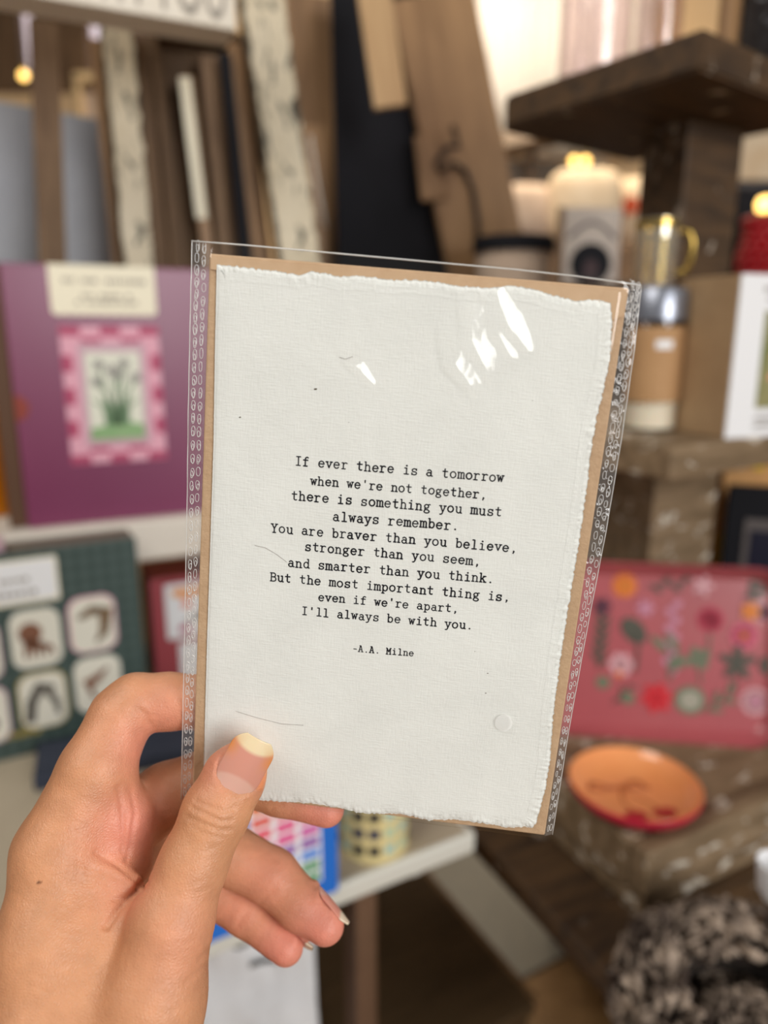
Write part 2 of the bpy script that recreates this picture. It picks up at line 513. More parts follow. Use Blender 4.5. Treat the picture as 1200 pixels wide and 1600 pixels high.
# ------------------------------------------------------------------ white shelf riser on the table
RZ = 1.06
rc = H(45, 828, RZ)
AR = math.radians(25)
t = thing('shelf_riser', 'white painted shelf riser carrying the plum box and old boards', 'riser', (rc.x, rc.y, TH), AR)
obj('shelf_board', box(0.13, 0.165, RZ - TH - 0.0275, 0.60, 0.36, 0.055, 0.004), M['white'], t)
for lx in (-0.14, 0.40):
    obj('side_panel', box(lx, 0.16, (RZ - TH - 0.055) / 2, 0.03, 0.34, RZ - TH - 0.055, 0.003), M['white'], t)


def marks(bm, x0, x1, z, h, y, wmin=0.4, wmax=1.1, gap=0.35):
    """a row of unreadable small print, each blurred character a small block"""
    x = x0
    while x < x1:
        ww = h * random.uniform(wmin, wmax)
        if random.random() > 0.14:
            box(x + ww / 2, y, z, ww, 0.0006, h * random.uniform(0.7, 1.0), bm=bm)
        x += ww + h * gap


# plum slipcase box
pb = H(45, 826, RZ)
PW, PH, PD = 0.255, 0.322, 0.05
t = thing('puzzle_box', 'plum purple slipcase box with a cream label and framed daffodil picture', 'box', (pb.x, pb.y, RZ), AR)
obj('sleeve_cover', box(PW / 2, PD / 2, PH / 2, PW, PD, PH, 0.0015), M['purple'], t)
obj('brown_board', box(-0.0105, PD / 2 + 0.003, PH / 2, 0.021, PD - 0.006, PH - 0.002, 0.001), M['brown_board'], t)  # brown board standing beside the box, built on as its left edge
obj('thumb_notch', prism([(0, 0.168)] + [(0.016 * math.sin(a), 0.152 + 0.016 * math.cos(a)) for a in [PI * i / 14 for i in range(15)]], -0.0008, 0.0), M['redb'], t)
lb = [(0.052, PH + 0.0005), (0.052, PH - 0.055)]
for i in range(21):
    lb.append((0.055 + 0.118 * i / 20, PH - 0.058 - 0.0016 * (i % 2)))
lb += [(0.176, PH - 0.055), (0.176, PH + 0.0005)]
lo = obj('label', prism(lb, -0.0012, 0.0), M['cream'], t)
b = bmesh.new()
marks(b, 0.068, 0.160, PH - 0.018, 0.006, -0.0015)
marks(b, 0.088, 0.146, PH - 0.036, 0.005, -0.0015)
marks(b, 0.080, 0.150, PH - 0.044, 0.005, -0.0015)
obj('small_print', b, M['ink'], lo)
# patchwork frame of pink ribbons round the picture
fx0, fx1, fz0, fz1 = 0.058, 0.176, 0.078, 0.250
fo = obj('picture_frame_print', box((fx0 + fx1) / 2, -0.0006, (fz0 + fz1) / 2, fx1 - fx0, 0.0012, fz1 - fz0), M['pinkl'], t)
b = bmesh.new()
nxs, nzs = 5, 7
for i in range(nxs):
    for row in (0, 1):
        if (i + row) % 2 == 0:
            wx = (fx1 - fx0) / nxs
            for zz, sg in ((fz1, -1), (fz0, 1)):
                box(fx0 + wx * (i + 0.5), -0.0013, zz + sg * (0.006 + 0.011 * row), wx, 0.0006, 0.011 if row == 0 else 0.006, bm=b)
for i in range(1, nzs, 1):
    if i % 2 == 1:
        wz = (fz1 - fz0 - 0.03) / nzs
        for xx, sg in ((fx0, 1), (fx1, -1)):
            box(xx + sg * 0.006, -0.0013, fz0 + 0.015 + wz * (i + 0.5), 0.012, 0.0006, wz, bm=b)
obj('checker_print', b, M['pinkd'], fo)
obj('mount_print', box(0.117, -0.0018, 0.165, 0.080, 0.0007, 0.128), M['mauve'], fo)
obj('art_paper', box(0.117, -0.0025, 0.163, 0.066, 0.0007, 0.110), M['paper'], fo)
obj('grass_print', prism([(0.084, 0.108), (0.150, 0.108), (0.150, 0.126), (0.132, 0.130), (0.110, 0.128), (0.084, 0.123)], -0.0032, -0.0028), M['green'], fo)
b = bmesh.new()
heads = [(0.100, 0.203), (0.130, 0.204), (0.096, 0.182), (0.115, 0.196), (0.143, 0.186), (0.122, 0.190)]
for hx, hz in heads:
    mid = (0.5 * (0.117 + hx) + random.uniform(-0.003, 0.003), 0.165)
    prism(stroke2([(0.117 + (hx - 0.117) * 0.15, 0.126), mid, (hx, hz)], [0.004, 0.0028, 0.002]), -0.0034, -0.003, bm=b)
for k in range(7):
    a = -0.9 + 0.3 * k
    prism(stroke2([(0.117 + 0.004 * (k - 3), 0.126), (0.117 + 0.016 * a, 0.150), (0.117 + 0.032 * a, 0.168 - 0.01 * abs(a))], [0.005, 0.004, 0.001]), -0.0034, -0.003, bm=b)
obj('stem_print', b, M['greend'], fo)
b = bmesh.new()
for hx, hz in heads:
    for k in range(5):
        a = k * 2 * PI / 5 + hx * 50
        prism(ell(hx + 0.004 * math.cos(a), hz + 0.004 * math.sin(a), 0.004, 0.0022, 10, a), -0.0038, -0.0035, bm=b)
obj('flower_print', b, M['petal'], fo)

# amber bottle by the left frame edge
ab = V(-6, 815, 0.99); ab.z = RZ
t = thing('amber_jar', 'amber orange glass jar standing left of the plum box', 'jar', ab)
obj('body', lathe([(0.0, 0.0), (0.026, 0.0), (0.030, 0.004), (0.030, 0.13), (0.026, 0.142), (0.017, 0.150), (0.017, 0.165)], 36, cap0=False, cap1=True), M['amber'], t, autos=40)
obj('stopper', lathe([(0.0, 0.165), (0.019, 0.165), (0.019, 0.20), (0.016, 0.205), (0.0, 0.205)], 30, cap0=False), M['wood_light'], t, autos=40)

# green plaid puzzle box with six animal pictures
gb = H(0, 1190, TH)
gr = H(236, 1133, TH)
AG = math.atan2(gr.y - gb.y, gr.x - gb.x)
GW = (gr - gb).length + 0.12
GH, GD = 0.256, 0.056
g0 = gr - Vector((math.cos(AG), math.sin(AG), 0)) * GW
t = thing('plaid_puzzle_box', 'dark green plaid puzzle box with six oval animal pictures', 'box', (g0.x, g0.y, TH), AG)
obj('box_front', box(GW / 2, 0.002, GH / 2, GW, 0.004, GH, 0.001), M['plaid'], t)
obj('box_body', box(GW / 2, GD / 2 + 0.002, GH / 2 - 0.0005, GW - 0.001, GD - 0.004, GH - 0.001, 0.001), M['greentop'], t)
xr = GW                            # right edge
lo = obj('label', prism(rrect(xr - 0.172, GH - 0.036, 0.160, 0.054, 0.003), -0.0014, 0), M['cream'], t)
obj('label_face', prism(rrect(xr - 0.172, GH - 0.035, 0.154, 0.047, 0.002), -0.0020, -0.0012), M['wht'], lo)
b = bmesh.new()
marks(b, xr - 0.235, xr - 0.125, GH - 0.033, 0.0055, -0.0024)
marks(b, xr - 0.235, xr - 0.122, GH - 0.049, 0.006, -0.0024)
obj('small_print', b, M['ink'], lo)
cols = [xr - 0.188, xr - 0.123, xr - 0.059]
fur = ['greyf', 'rustf', 'brownf', 'greyf', 'greyf', 'rustf']
rims = ['mauve', 'ivory', 'pinkl', 'mauve', 'gold', 'ivory']
ii = 0
for rz in (GH - 0.108, GH - 0.188):
    for k, cx in enumerate(cols):
        dz = 0.006 * (k - 1)
        p = obj('animal_picture', prism(rrect(cx, rz + dz, 0.055, 0.073, 0.016), -0.0012, 0), M[rims[ii]], t)
        obj('picture_ground', prism(rrect(cx, rz + dz, 0.051, 0.069, 0.015), -0.0017, -0.001), M['ivory'], p)
        b = bmesh.new()
        z0 = rz + dz
        if ii in (0, 4):           # long-necked dark animal
            prism(stroke2([(cx - 0.017, z0 - 0.026), (cx - 0.013, z0), (cx - 0.002, z0 + 0.018), (cx + 0.014, z0 + 0.014)], [0.012, 0.012, 0.015, 0.006]), -0.0022, -0.0016, bm=b)
            prism(stroke2([(cx + 0.004, z0 + 0.014), (cx + 0.014, z0 - 0.004), (cx + 0.016, z0 - 0.022)], [0.009, 0.008, 0.005]), -0.0023, -0.0016, bm=b)
        elif ii == 1:
            prism(ell(cx - 0.006, z0 + 0.008, 0.013, 0.013), -0.0022, -0.0016, bm=b)
            for q in range(5):
                prism(stroke2([(cx - 0.01, z0), (cx - 0.012 + 0.007 * q, z0 - 0.014), (cx - 0.014 + 0.008 * q, z0 - 0.024)], [0.008, 0.005, 0.002]), -0.0022, -0.0016, bm=b)
        elif ii == 2:
            prism(stroke2([(cx - 0.016, z0 + 0.010), (cx, z0 + 0.018), (cx + 0.016, z0 + 0.014), (cx + 0.012, z0 - 0.012), (cx + 0.002, z0 - 0.024)], [0.006, 0.012, 0.018, 0.011, 0.003]), -0.0022, -0.0016, bm=b)
        elif ii == 3:
            prism(ell(cx - 0.002, z0 + 0.008, 0.012, 0.011), -0.0022, -0.0016, bm=b)
            prism(ell(cx - 0.003, z0 - 0.010, 0.018, 0.013), -0.0023, -0.0016, bm=b)
        else:
            prism(stroke2([(cx - 0.016, z0 + 0.002), (cx - 0.002, z0 + 0.008), (cx + 0.012, z0 + 0.020)], [0.012, 0.011, 0.003]), -0.0022, -0.0016, bm=b)
            prism(stroke2([(cx - 0.010, z0), (cx - 0.008, z0 - 0.014), (cx + 0.004, z0 - 0.024)], [0.008, 0.004, 0.002]), -0.0023, -0.0016, bm=b)
        obj('animal_print', b, M[fur[ii]], p)
        ii += 1
b = bmesh.new()
marks(b, xr - 0.26, xr - 0.135, 0.030, 0.009, -0.0004, 0.3, 0.7, 0.2)
obj('gold_lettering', b, M['gold'], t)
# slim pink books lying on the green box
bp = V(20, 843, 0.9)
o = obj('slim_book', box(0, 0, 0.005, 0.11, 0.05, 0.008, 0.0015), M['mauve'])
o.location = g0 + Vector((math.cos(AG), math.sin(AG), 0)) * (GW - 0.20) + Vector((-math.sin(AG), math.cos(AG), 0)) * 0.030 + Vector((0, 0, GH))
o.rotation_euler = (0, 0, AG)
tag(o, 'slim pale pink book lying on top of the plaid puzzle box', 'book')

# maroon box under the riser
mb = V(232, 900, 1.0); mb.z = TH
t = thing('card_box', 'maroon card box with white picture panels beneath the riser', 'box', (mb.x, mb.y, TH), AR)
obj('box_front', box(0.112, 0.001, 0.08, 0.224, 0.004, 0.160, 0.001), M['maroon'], t)
obj('box_body', box(0.112, 0.05, 0.08, 0.223, 0.094, 0.159, 0.001), M['maroontop'], t)
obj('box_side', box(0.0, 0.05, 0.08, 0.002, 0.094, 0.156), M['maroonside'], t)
for k in range(2):
    for r in range(2):
        p = obj('picture_panel', prism(rrect(0.058 + 0.095 * k + 0.015 * r, 0.108 - 0.092 * r, 0.076, 0.084, 0.003), -0.003, -0.001), M['wht'], t)
        if r == 0:
            obj('cake_print', prism(rrect(0.056 + 0.095 * k, 0.136, 0.052, 0.012, 0.006), -0.0038, -0.003), M['orange'], p)
            obj('stand_print', prism(stroke2([(0.05 + 0.095 * k, 0.128), (0.05 + 0.095 * k, 0.112)], [0.008, 0.016]), -0.0038, -0.003), M['coralp'], p)
            obj('slice_print', prism([(0.04 + 0.095 * k, 0.090), (0.07 + 0.095 * k, 0.104), (0.088 + 0.095 * k, 0.092)], -0.0038, -0.003), M['petal'], p)
            obj('berry_print', prism(ell(0.046 + 0.095 * k, 0.080, 0.010, 0.006), -0.0038, -0.003), M['pinkd'], p)

# navy book, blue paint set, cream tin on the table
nb = H(54, 1238, TH)
o = obj('navy_book', box(0.14, 0.04, 0.009, 0.28, 0.08, 0.018, 0.002), M['navy'])
o.location = (nb.x, nb.y, TH); o.rotation_euler = (0, 0, AZ - 0.14)
tag(o, 'dark navy book lying flat on the table behind the hand', 'book')

bb = H(529, 1392, TH)
BW, BH = 0.135, 0.14
t = thing('paint_set', 'bright blue paint set box with rows of colour swatches', 'box', (bb.x, bb.y, TH), AZ + 0.02)
obj('box_body', box(-BW / 2, 0.014, BH / 2, BW, 0.028, BH, 0.001), M['blue'], t)
p = obj('swatch_card', prism([(-0.083, 0.020), (-0.017, 0.020), (-0.017, 0.125), (-0.083, 0.125)], -0.0012, 0), M['wht'], t)
sw = [(226, 86, 70), (232, 70, 96), (228, 60, 130), (226, 62, 140), (206, 66, 160), (140, 70, 166), (60, 130, 220), (80, 150, 100), (230, 120, 60)]
mats = [mat('swatch_paint', srgb(*c), 0.5) for c in sw]
order = [(8, 0, 1, 2), (0, 1, 2, 3), (1, 2, 3, 3), (2, 3, 4, 3), (3, 4, 5, 5), (5, 5, 6, 6), (6, 6, 6, 7), (6, 7, 7, 7)]
for r in range(8):
    for c in range(3):
        obj('colour_swatch', box(-0.072 + 0.022 * c, -0.0015, 0.112 - 0.0122 * r, 0.017, 0.0008, 0.0078), mats[order[r][c + (r > 3)]], p)

tn = H(596, 1330, TH) + E2 * 0.018
t = thing('paint_tin', 'cream cylindrical tin printed with dark and pale paint squares', 'tin', (tn.x, tn.y, TH), AZ)
RT = 0.036
obj('body', lathe([(0.0, 0.0), (RT - 0.001, 0.0), (RT, 0.001), (RT, 0.088), (RT - 0.002, 0.090), (0.0, 0.090)], 48, cap0=False), M['tincream'], t, autos=40)
sqm = [mat('ink_square', srgb(*c), 0.5) for c in ((34, 36, 44), (40, 46, 80), (170, 200, 190), (186, 206, 176), (74, 82, 66))]
for r in range(4):
    for k in range(9):
        a = -PI / 2 - 1.75 + k * 0.435
        wd = 0.15
        z0 = 0.010 + r * 0.0185
        b = bmesh.new()
        rows = [[b.verts.new(((RT + 0.0004) * math.cos(a + wd * q), (RT + 0.0004) * math.sin(a + wd * q), z)) for z in (z0, z0 + 0.0105)] for q in (-1, -0.33, 0.33, 1)]
        for q in range(3):
            b.faces.new((rows[q][0], rows[q + 1][0], rows[q + 1][1], rows[q][1]))
        obj('paint_square', b, sqm[[1, 2, 0, 0, 2, 3, 4, 0, 1][k] if r != 1 else [0, 3, 1, 1, 3, 2, 4, 1, 0][k]], t)

# white paper bag below the table edge
bgp = V(420, 1520, 0.47)
t = thing('paper_bag', 'crumpled white bag with black bars below the table edge', 'bag', (-0.165, 0.665, 0), AZ - 0.35)
b = bmesh.new()
gx, gz = 24, 40
HB = 0.70


def bagpt(u, v, side):
    wv = 0.115 - 0.03 * v
    x = -wv + 2 * wv * u
    y = (-0.06 if side == 0 else 0.06) * (1 - 0.75 * v)
    n_ = mnoise.noise(Vector((u * 4, v * 8, side * 3.0))) * 0.012 + mnoise.noise(Vector((u * 9, v * 18, side * 7.0))) * 0.006
    return (x + n_ * 0.6, y + n_ * min(1, 6 * u, 6 * (1 - u)), v * HB + 0.012 * mnoise.noise(Vector((u * 7, 3.3, side))) * v)


for side in (0, 1):
    g = [[b.verts.new(bagpt(i / gx, j / gz, side)) for j in range(gz + 1)] for i in range(gx + 1)]
    for i in range(gx):
        for j in range(gz):
            b.faces.new((g[i][j], g[i + 1][j], g[i + 1][j + 1], g[i][j + 1]))
    if side == 0: g_front = g
for e, q in ((0, 0), (gx, gx)):
    for j in range(gz):
        b.faces.new((g_front[e][j], g_front[e][j + 1], g[e][j + 1], g[e][j]))
for i in range(gx):
    b.faces.new((g_front[i][0], g[i][0], g[i + 1][0], g_front[i + 1][0]))
bmesh.ops.recalc_face_normals(b, faces=b.faces[:])
obj('bag_body', b, M['bag'], t, smooth=True)
for (u0, u1, v0) in ((0.50, 0.68, 0.965), (0.62, 0.76, 0.925)):
    pts = [Vector(bagpt(u0 + (u1 - u0) * k / 6, v0, 0)) + Vector((0, -0.003, 0)) for k in range(7)]
    b = bmesh.new()
    top = [b.verts.new(p + Vector((0, 0, 0.006))) for p in pts]; bot = [b.verts.new(p) for p in pts]
    for k in range(6): b.faces.new((bot[k], bot[k + 1], top[k + 1], top[k]))
    obj('black_bar', b, M['inkd'], t)

# ------------------------------------------------------------------ upright boards on the riser
def plank(name, pb_, pt, Yb, Yt, wid, thk, m, label, cat, yaw=AR, zb=RZ, pby=776, group=None, edge=None, parent=None, wavy=0.0, rb=0.0015):
    """a board standing on the riser: foot at pixel column pb_, head at pixel pt"""
    foot = H(pb_, 700, zb)
    d = ray(pb_, pby); low = CAM + d * (Yb / d.y)
    hd = V(pt[0], pt[1], Yt)
    foot = low + (hd - low) * ((zb - low.z) / (hd.z - low.z)) if pby == 776 else low
    head = V(pt[0], pt[1], Yt)
    ax = head - foot
    Lg = ax.length
    z = ax.normalized()
    x = Vector((math.cos(yaw), math.sin(yaw), 0)); x = (x - z * x.dot(z)).normalized()
    y = z.cross(x)
    Mx = Matrix((x, y, z)).transposed().to_4x4()
    Mx.translation = foot
    if parent is None:
        t_ = thing(name, label, cat, (0, 0, 0), 0, group)
        t_.matrix_world = Mx
    else:
        t_ = parent
    if wavy:
        prof = []
        ns = 140
        for s, rg in ((-1, range(ns + 1)), (1, range(ns, -1, -1))):
            for i in rg:
                zz = Lg * i / ns
                prof.append((s * wid / 2 + wavy * mnoise.noise(Vector((s * 5.0, zz * 60, wid * 90))) * 0.6 + 0.7 * wavy * mnoise.noise(Vector((s * 9.0, zz * 190, 1.7))), zz))
        obj('board', prism(prof, 0.0, thk * 0.25), m, t_)
        obj('bare_back', box(0, thk * 0.65, Lg / 2, wid + wavy * 1.2, thk * 0.75, Lg, 0.001), edge or M['chippy_edge'], t_)
    else:
        obj('board', box(0, thk / 2, Lg / 2, wid, thk, Lg, rb), m, t_)
    return t_, Lg


plank('weathered_post', 97, (68, 32), 1.10, 1.10, 0.036, 0.03, M['wood_post'], 'weathered brown post leftmost of the upright boards', 'post')
plank('painted_post', 252, (183, 40), 1.09, 1.09, 0.037, 0.024, M['chippy'], 'narrow post of peeling white paint beside the open crate', 'post', wavy=0.004)
plank('wooden_strip', 222, (150, 60), 1.125, 1.125, 0.016, 0.012, M['wood_board'], 'thin tan strip just left of the narrow peeling post', 'strip')
plank('wooden_stick', 292, (216, 62), 1.112, 1.112, 0.022, 0.009, M['wood_crate'], 'slim brown stick just right of the narrow peeling post', 'stick')
t, Lg = plank('ivory_frame', 372, (292, 118), 1.14, 1.14, 0.017, 0.010, M['wood_board'], 'slender frame piece with ivory upper half inside the crate', 'frame')  # slender frame piece that carries the ivory strip
obj('ivory_face', box(-0.004, -0.001, Lg - 0.095, 0.016, 0.003, 0.185, 0.001), M['cream'], t)
plank('painted_board', 523, (411, -10), 1.12, 1.12, 0.056, 0.022, M['chippy'], 'wide board of peeling cream paint between crate and black board', 'board', wavy=0.005)
plank('brown_plank', 452, (372, 66), 1.152, 1.152, 0.028, 0.02, M['wood_mid'], 'brown plank leaning against left side of the wide peeling board', 'plank')
plank('dark_gap_strip', 424, (352, 82), 1.135, 1.135, 0.016, 0.012, M['black'], 'black strip filling the dark gap left of the brown plank', 'stick')  # the dark of the gap between boards, built as a black strip
plank('grey_plank', 395, (328, 84), 1.16, 1.16, 0.03, 0.014, M['wood_post'], 'grey brown plank standing inside the crate at right', 'plank')
# open crate standing on end behind the posts
t, Lg = plank('wooden_crate', 352, (296, 70), 1.19, 1.19, 0.118, 0.006, M['wood_crate'], 'open brown wooden crate on end below the white sign', 'crate')
for s in (-1, 1):
    obj('side_board', box(s * 0.060, -0.03, Lg / 2, 0.008, 0.07, Lg, 0.001), M['wood_crate'], t)
obj('top_board', box(0, -0.03, Lg - 0.004, 0.118, 0.07, 0.008, 0.001), M['wood_crate'], t)
# grey panel (an old mirror back) behind the posts
t, Lg = plank('grey_panel', 95, (76, 172), 1.22, 1.22, 0.185, 0.010, M['greyw'], 'large pale grey panel behind the left posts, small dark print', 'panel')
obj('dark_print', prism(rrect(0.055, 0.20, 0.02, 0.018, 0.003), -0.0008, 0.0), M['inkd'], t)

# white block sign on top of the posts
s1 = V(370, 48, 0.955)
ASg = math.radians(25)
t = thing('block_sign', 'white block sign with grey capitals resting on the tall posts', 'sign', s1, ASg)
obj('block', box(-0.30, 0.028, 0.07, 0.60, 0.056, 0.14, 0.002), M['white2'], t)
cu = bpy.data.curves.new('lettering', 'FONT')
cu.body = 'WITH YOU'; cu.size = 0.095; cu.extrude = 0.0006; cu.align_x = 'RIGHT'; cu.space_character = 1.02
lo = bpy.data.objects.new('lettering', cu); cu.materials.append(M['ink']); C.objects.link(lo)
bpy.context.view_layer.update()
lm = bpy.data.meshes.new_from_object(lo)
bpy.data.objects.remove(lo)
lo = bpy.data.objects.new('lettering', lm); C.objects.link(lo)
lo.parent = t; lo.location = (-0.010, -0.0006, 0.009); lo.rotation_euler = (PI / 2, 0, 0); lo.scale = (0.40, 1, 1)

# tall console behind the table, the middle boards stand on it
CZ = 1.20
ca_ = Vector((sa0.x, sa0.y, 0)) + E2 * 0.285 + E1 * 0.05
t = thing('console_table', 'tall dark console behind the table under the leaning chopping boards', 'table', (ca_.x, ca_.y, 0), AZ)
obj('top', box(0.26, 0.23, CZ - 0.015, 0.52, 0.46, 0.03, 0.003), M['wood_dark'], t)
obj('apron', box(0.26, 0.17, CZ - 0.07, 0.50, 0.33, 0.08, 0.003), M['wood_dark'], t)
for lx, ly in ((0.02, 0.13), (0.02, 0.35), (0.50, 0.04), (0.50, 0.13)):
        obj('leg', box(lx, ly, (CZ - 0.1) / 2, 0.03, 0.03, CZ - 0.1, 0.003), M['wood_dark'], t)

# boards and black slab in the middle
plank('chopping_board', 510, (482, -10), 1.46, 1.46, 0.138, 0.018, M['wood_mid'], 'broad brown board behind the wide peeling board, upper half', 'board', yaw=0.35, zb=1.20)
t, Lg = plank('small_board', 512, (504, 196), 1.43, 1.43, 0.076, 0.016, M['wood_board'], 'small tan board with white cord before the broad brown board', 'board', yaw=0.35, zb=1.20)
obj('cord', tube([(-0.024, -0.004, Lg - 0.02), (-0.016, -0.005, Lg - 0.08), (-0.004, -0.005, Lg - 0.15), (0.002, -0.004, Lg - 0.17)], 0.003), M['white'], t, smooth=True)
plank('black_slab', 628, (622, -12), 1.40, 1.40, 0.226, 0.012, M['black'], 'matt black slate board standing in the middle of the boards', 'board', yaw=0.18, zb=1.20)
# big chopping board leaning right, with a leather strap
t, Lg = plank('large_board', 838, (676, -12), 1.34, 1.39, 0.142, 0.020, M['wood_board'], 'large oak chopping board leaning left with black leather strap', 'board', yaw=0.15, zb=1.20)
K_ = Lg - 0.02
pts = [(-0.014, -0.006, K_ - 0.19), (-0.013, -0.008, K_ - 0.225), (-0.034, -0.010, K_ - 0.222), (-0.058, -0.012, K_ - 0.245), (-0.056, -0.014, K_ - 0.262), (-0.030, -0.014, K_ - 0.250),
       (-0.012, -0.012, K_ - 0.265), (-0.004, -0.010, K_ - 0.300), (-0.008, -0.009, K_ - 0.35), (-0.016, -0.009, K_ - 0.385)]
obj('leather_strap', tube(pts, 0.0042, 8), M['iron'], t, smooth=True)
obj('dark_notch', prism(rrect(0.012, K_ - 0.415, 0.010, 0.07, 0.005), -0.001, 0.0), M['iron'], t)
# paddle and slat hanging before the slab
t, Lg = plank('wooden_slat', 611, (578, -60), 1.22, 1.23, 0.050, 0.012, M['wood_light'], 'pale wooden slat hanging before the black slate board', 'slat', yaw=0.1, pby=166)
t, Lg = plank('wooden_paddle', 680, (668, 208), 1.352, 1.362, 0.046, 0.010, M['wood_board'], 'small round ended wooden paddle beside the leather strap', 'paddle', yaw=0.15, pby=312, rb=0.004)

# ------------------------------------------------------------------ tiered stand on the right
Z3, Z2, Z1 = 0.82, 1.195, 1.535
c3 = H(1013, 1336, Z3)
# sideboard carrying the stand, its moulded side running towards the camera
sa = H(735, 1296, 0.74); sb = H(985, 1560, 0.74)
AS = math.atan2(sa.y - sb.y, sa.x - sb.x) - PI / 2
t = thing('side_table', 'dark moulded wood side table carrying the tiered display stand', 'table', (sa.x, sa.y, 0), AS)
SL, SWd = 1.02, 0.57
b = bmesh.new()
y0, y1 = -0.75, 0.27
obj('top', box(SWd / 2, (y0 + y1) / 2, 0.729, SWd, SL, 0.022, 0.004), M['wood_dark'], t)
for k, (dx, z, h_) in enumerate(((0.012, 0.706, 0.024), (0.030, 0.682, 0.026))):
    obj('moulding', box((SWd + dx) / 2, (y0 + y1) / 2 + dx * 0.5, z, SWd - dx, SL - dx, h_, 0.007, 3), M['wood_dark'], t)
obj('pedestal', box(0.43, -0.33, 0.335, 0.24, 0.56, 0.67, 0.004), M['wood_dark'], t)
obj('leg', box(0.53, 0.245, 0.335, 0.04, 0.04, 0.67, 0.004), M['wood_dark'], t)

A3 = math.radians(28)
st = thing('tiered_stand', 'rustic brown three tier display stand with chipped white paint', 'stand', (c3.x, c3.y, 0.74), A3)
S3 = 0.47
b = bmesh.new()
zz = Z3 - 0.74
obj('tray_base', box(S3 / 2, S3 / 2, 0.0375, S3 - 0.012, S3 - 0.012, 0.071, 0.003), M['wood_worn'], st)
rw = 0.022
for (cx, cy, sx_, sy_) in ((S3 / 2, rw / 2, S3, rw), (S3 / 2, S3 - rw / 2, S3, rw), (rw / 2, S3 / 2, rw, S3 - 2 * rw), (S3 - rw / 2, S3 / 2, rw, S3 - 2 * rw)):
    obj('rim', box(cx, cy, zz - 0.026, sx_, sy_, 0.052, 0.004), M['wood_worn'], st)
inv3 = Matrix.Rotation(-A3, 3, 'Z')


def L3(p):
    return inv3 @ (Vector(p) - Vector((c3.x, c3.y, 0.74)))


# lower post, middle tier, upper post, top tier
n2 = H(1014, 880, 0.80)
lp = Vector((0.371 * 0.885, 0.885, 0)); l = L3((lp.x, lp.y, 0))
obj('post', box(l.x + 0.06, l.y + 0.06, (0.055 + Z2 - 0.033 - 0.74) / 2, 0.12, 0.12, Z2 - 0.033 - 0.74 - 0.055, 0.003, rot=Matrix.Rotation(0.04, 4, 'Z')), M['wood_worn'], st)
k2 = H(1052, 699, Z2); l = L3(k2)
r2 = Matrix.Rotation(math.radians(4), 4, 'Z')
cshift = r2 @ Vector((0.17, 0.17, 0))
obj('tier_board', box(l.x + cshift.x, l.y + cshift.y, Z2 - 0.74 - 0.0165, 0.34, 0.34, 0.033, 0.003, rot=r2), M['wood_worn'], st)
up = Vector((0.375 * 0.905, 0.905, 0)); l = L3((up.x, up.y, 0))
obj('post', box(l.x + 0.05, l.y + 0.034, (Z2 + Z1) / 2 - 0.74, 0.098, 0.066, Z1 - Z2, 0.003, rot=Matrix.Rotation(0.03, 4, 'Z')), M['wood_dark'], st)
k1 = H(1095, 108, Z1); l = L3(k1)
r1 = Matrix.Rotation(math.radians(9), 4, 'Z')
poly = [(0, 0), (0.27, 0), (0.27, 0.262), (0.017, 0.262), (0, 0.245)]
b = bmesh.new()
f0 = [b.verts.new((x, y, 0)) for x, y in poly]; f1 = [b.verts.new((x, y, 0.034)) for x, y in poly]
b.faces.new(f0[::-1]); b.faces.new(f1)
for i in range(5): b.faces.new((f0[i], f0[(i + 1) % 5], f1[(i + 1) % 5], f1[i]))
bmesh.ops.bevel(b, geom=b.edges[:], offset=0.003, segments=2, affect='EDGES')
bmesh.ops.transform(b, matrix=Matrix.Translation((l.x, l.y, Z1 - 0.74)) @ r1, verts=b.verts[:])
obj('tier_board', b, M['wood_dark'], st)
ZT = Z1 + 0.034

# glass vases and small frame on the top tier
def vase(px, Y, r, h, label, m):
    p = V(px, 60, Y)
    t_ = thing('glass_vase', label, 'vase', (p.x, p.y, ZT))
    obj('glass_wall', lathe([(0.0, 0.003), (r * 0.92, 0.003), (r, 0.012), (r, h), (r - 0.003, h), (r - 0.003, 0.014), (0.0, 0.012)], 44, cap0=False), m, t_, autos=40)
    obj('glass_base', lathe([(0.0, 0.0), (r * 0.95, 0.0), (r * 0.95, 0.006), (0.0, 0.006)], 40, cap0=False), M['glassp'], t_, autos=40)


vase(930, 0.935, 0.040, 0.20, 'wide clear glass vase at the left of the top tier', M['glassp'])
vase(1028, 0.875, 0.024, 0.24, 'narrow clear glass cylinder at the middle of the top tier', M['glassp'])
p = V(1146, 40, 0.90)
t = thing('wooden_frame', 'small upright brown wood frame on the top tier', 'frame', (p.x, p.y, ZT), 0.5)
obj('frame_board', box(0, 0, 0.09, 0.038, 0.012, 0.18, 0.002), M['wood_board'], t)
obj('frame_edge', box(0.022, 0, 0.09, 0.008, 0.014, 0.18, 0.002), M['wood_light'], t)
p = V(1212, 30, 0.885)
t = thing('black_lantern', 'black glittering lantern at the right of the top tier', 'lantern', (p.x, p.y, ZT), 0.5)
obj('lantern_body', box(0, 0, 0.09, 0.05, 0.05, 0.18, 0.004), mat('black_glitter', srgb(24, 24, 26), 0.25, srgb(44, 44, 46), 90, bump=0.5, wear=srgb(190, 195, 200), wthr=0.66, wscale=60), t)
obj('lantern_cap', lathe([(0.0, 0.18), (0.03, 0.18), (0.012, 0.21), (0.0, 0.212)], 20, cap0=False), M['iron'], t)

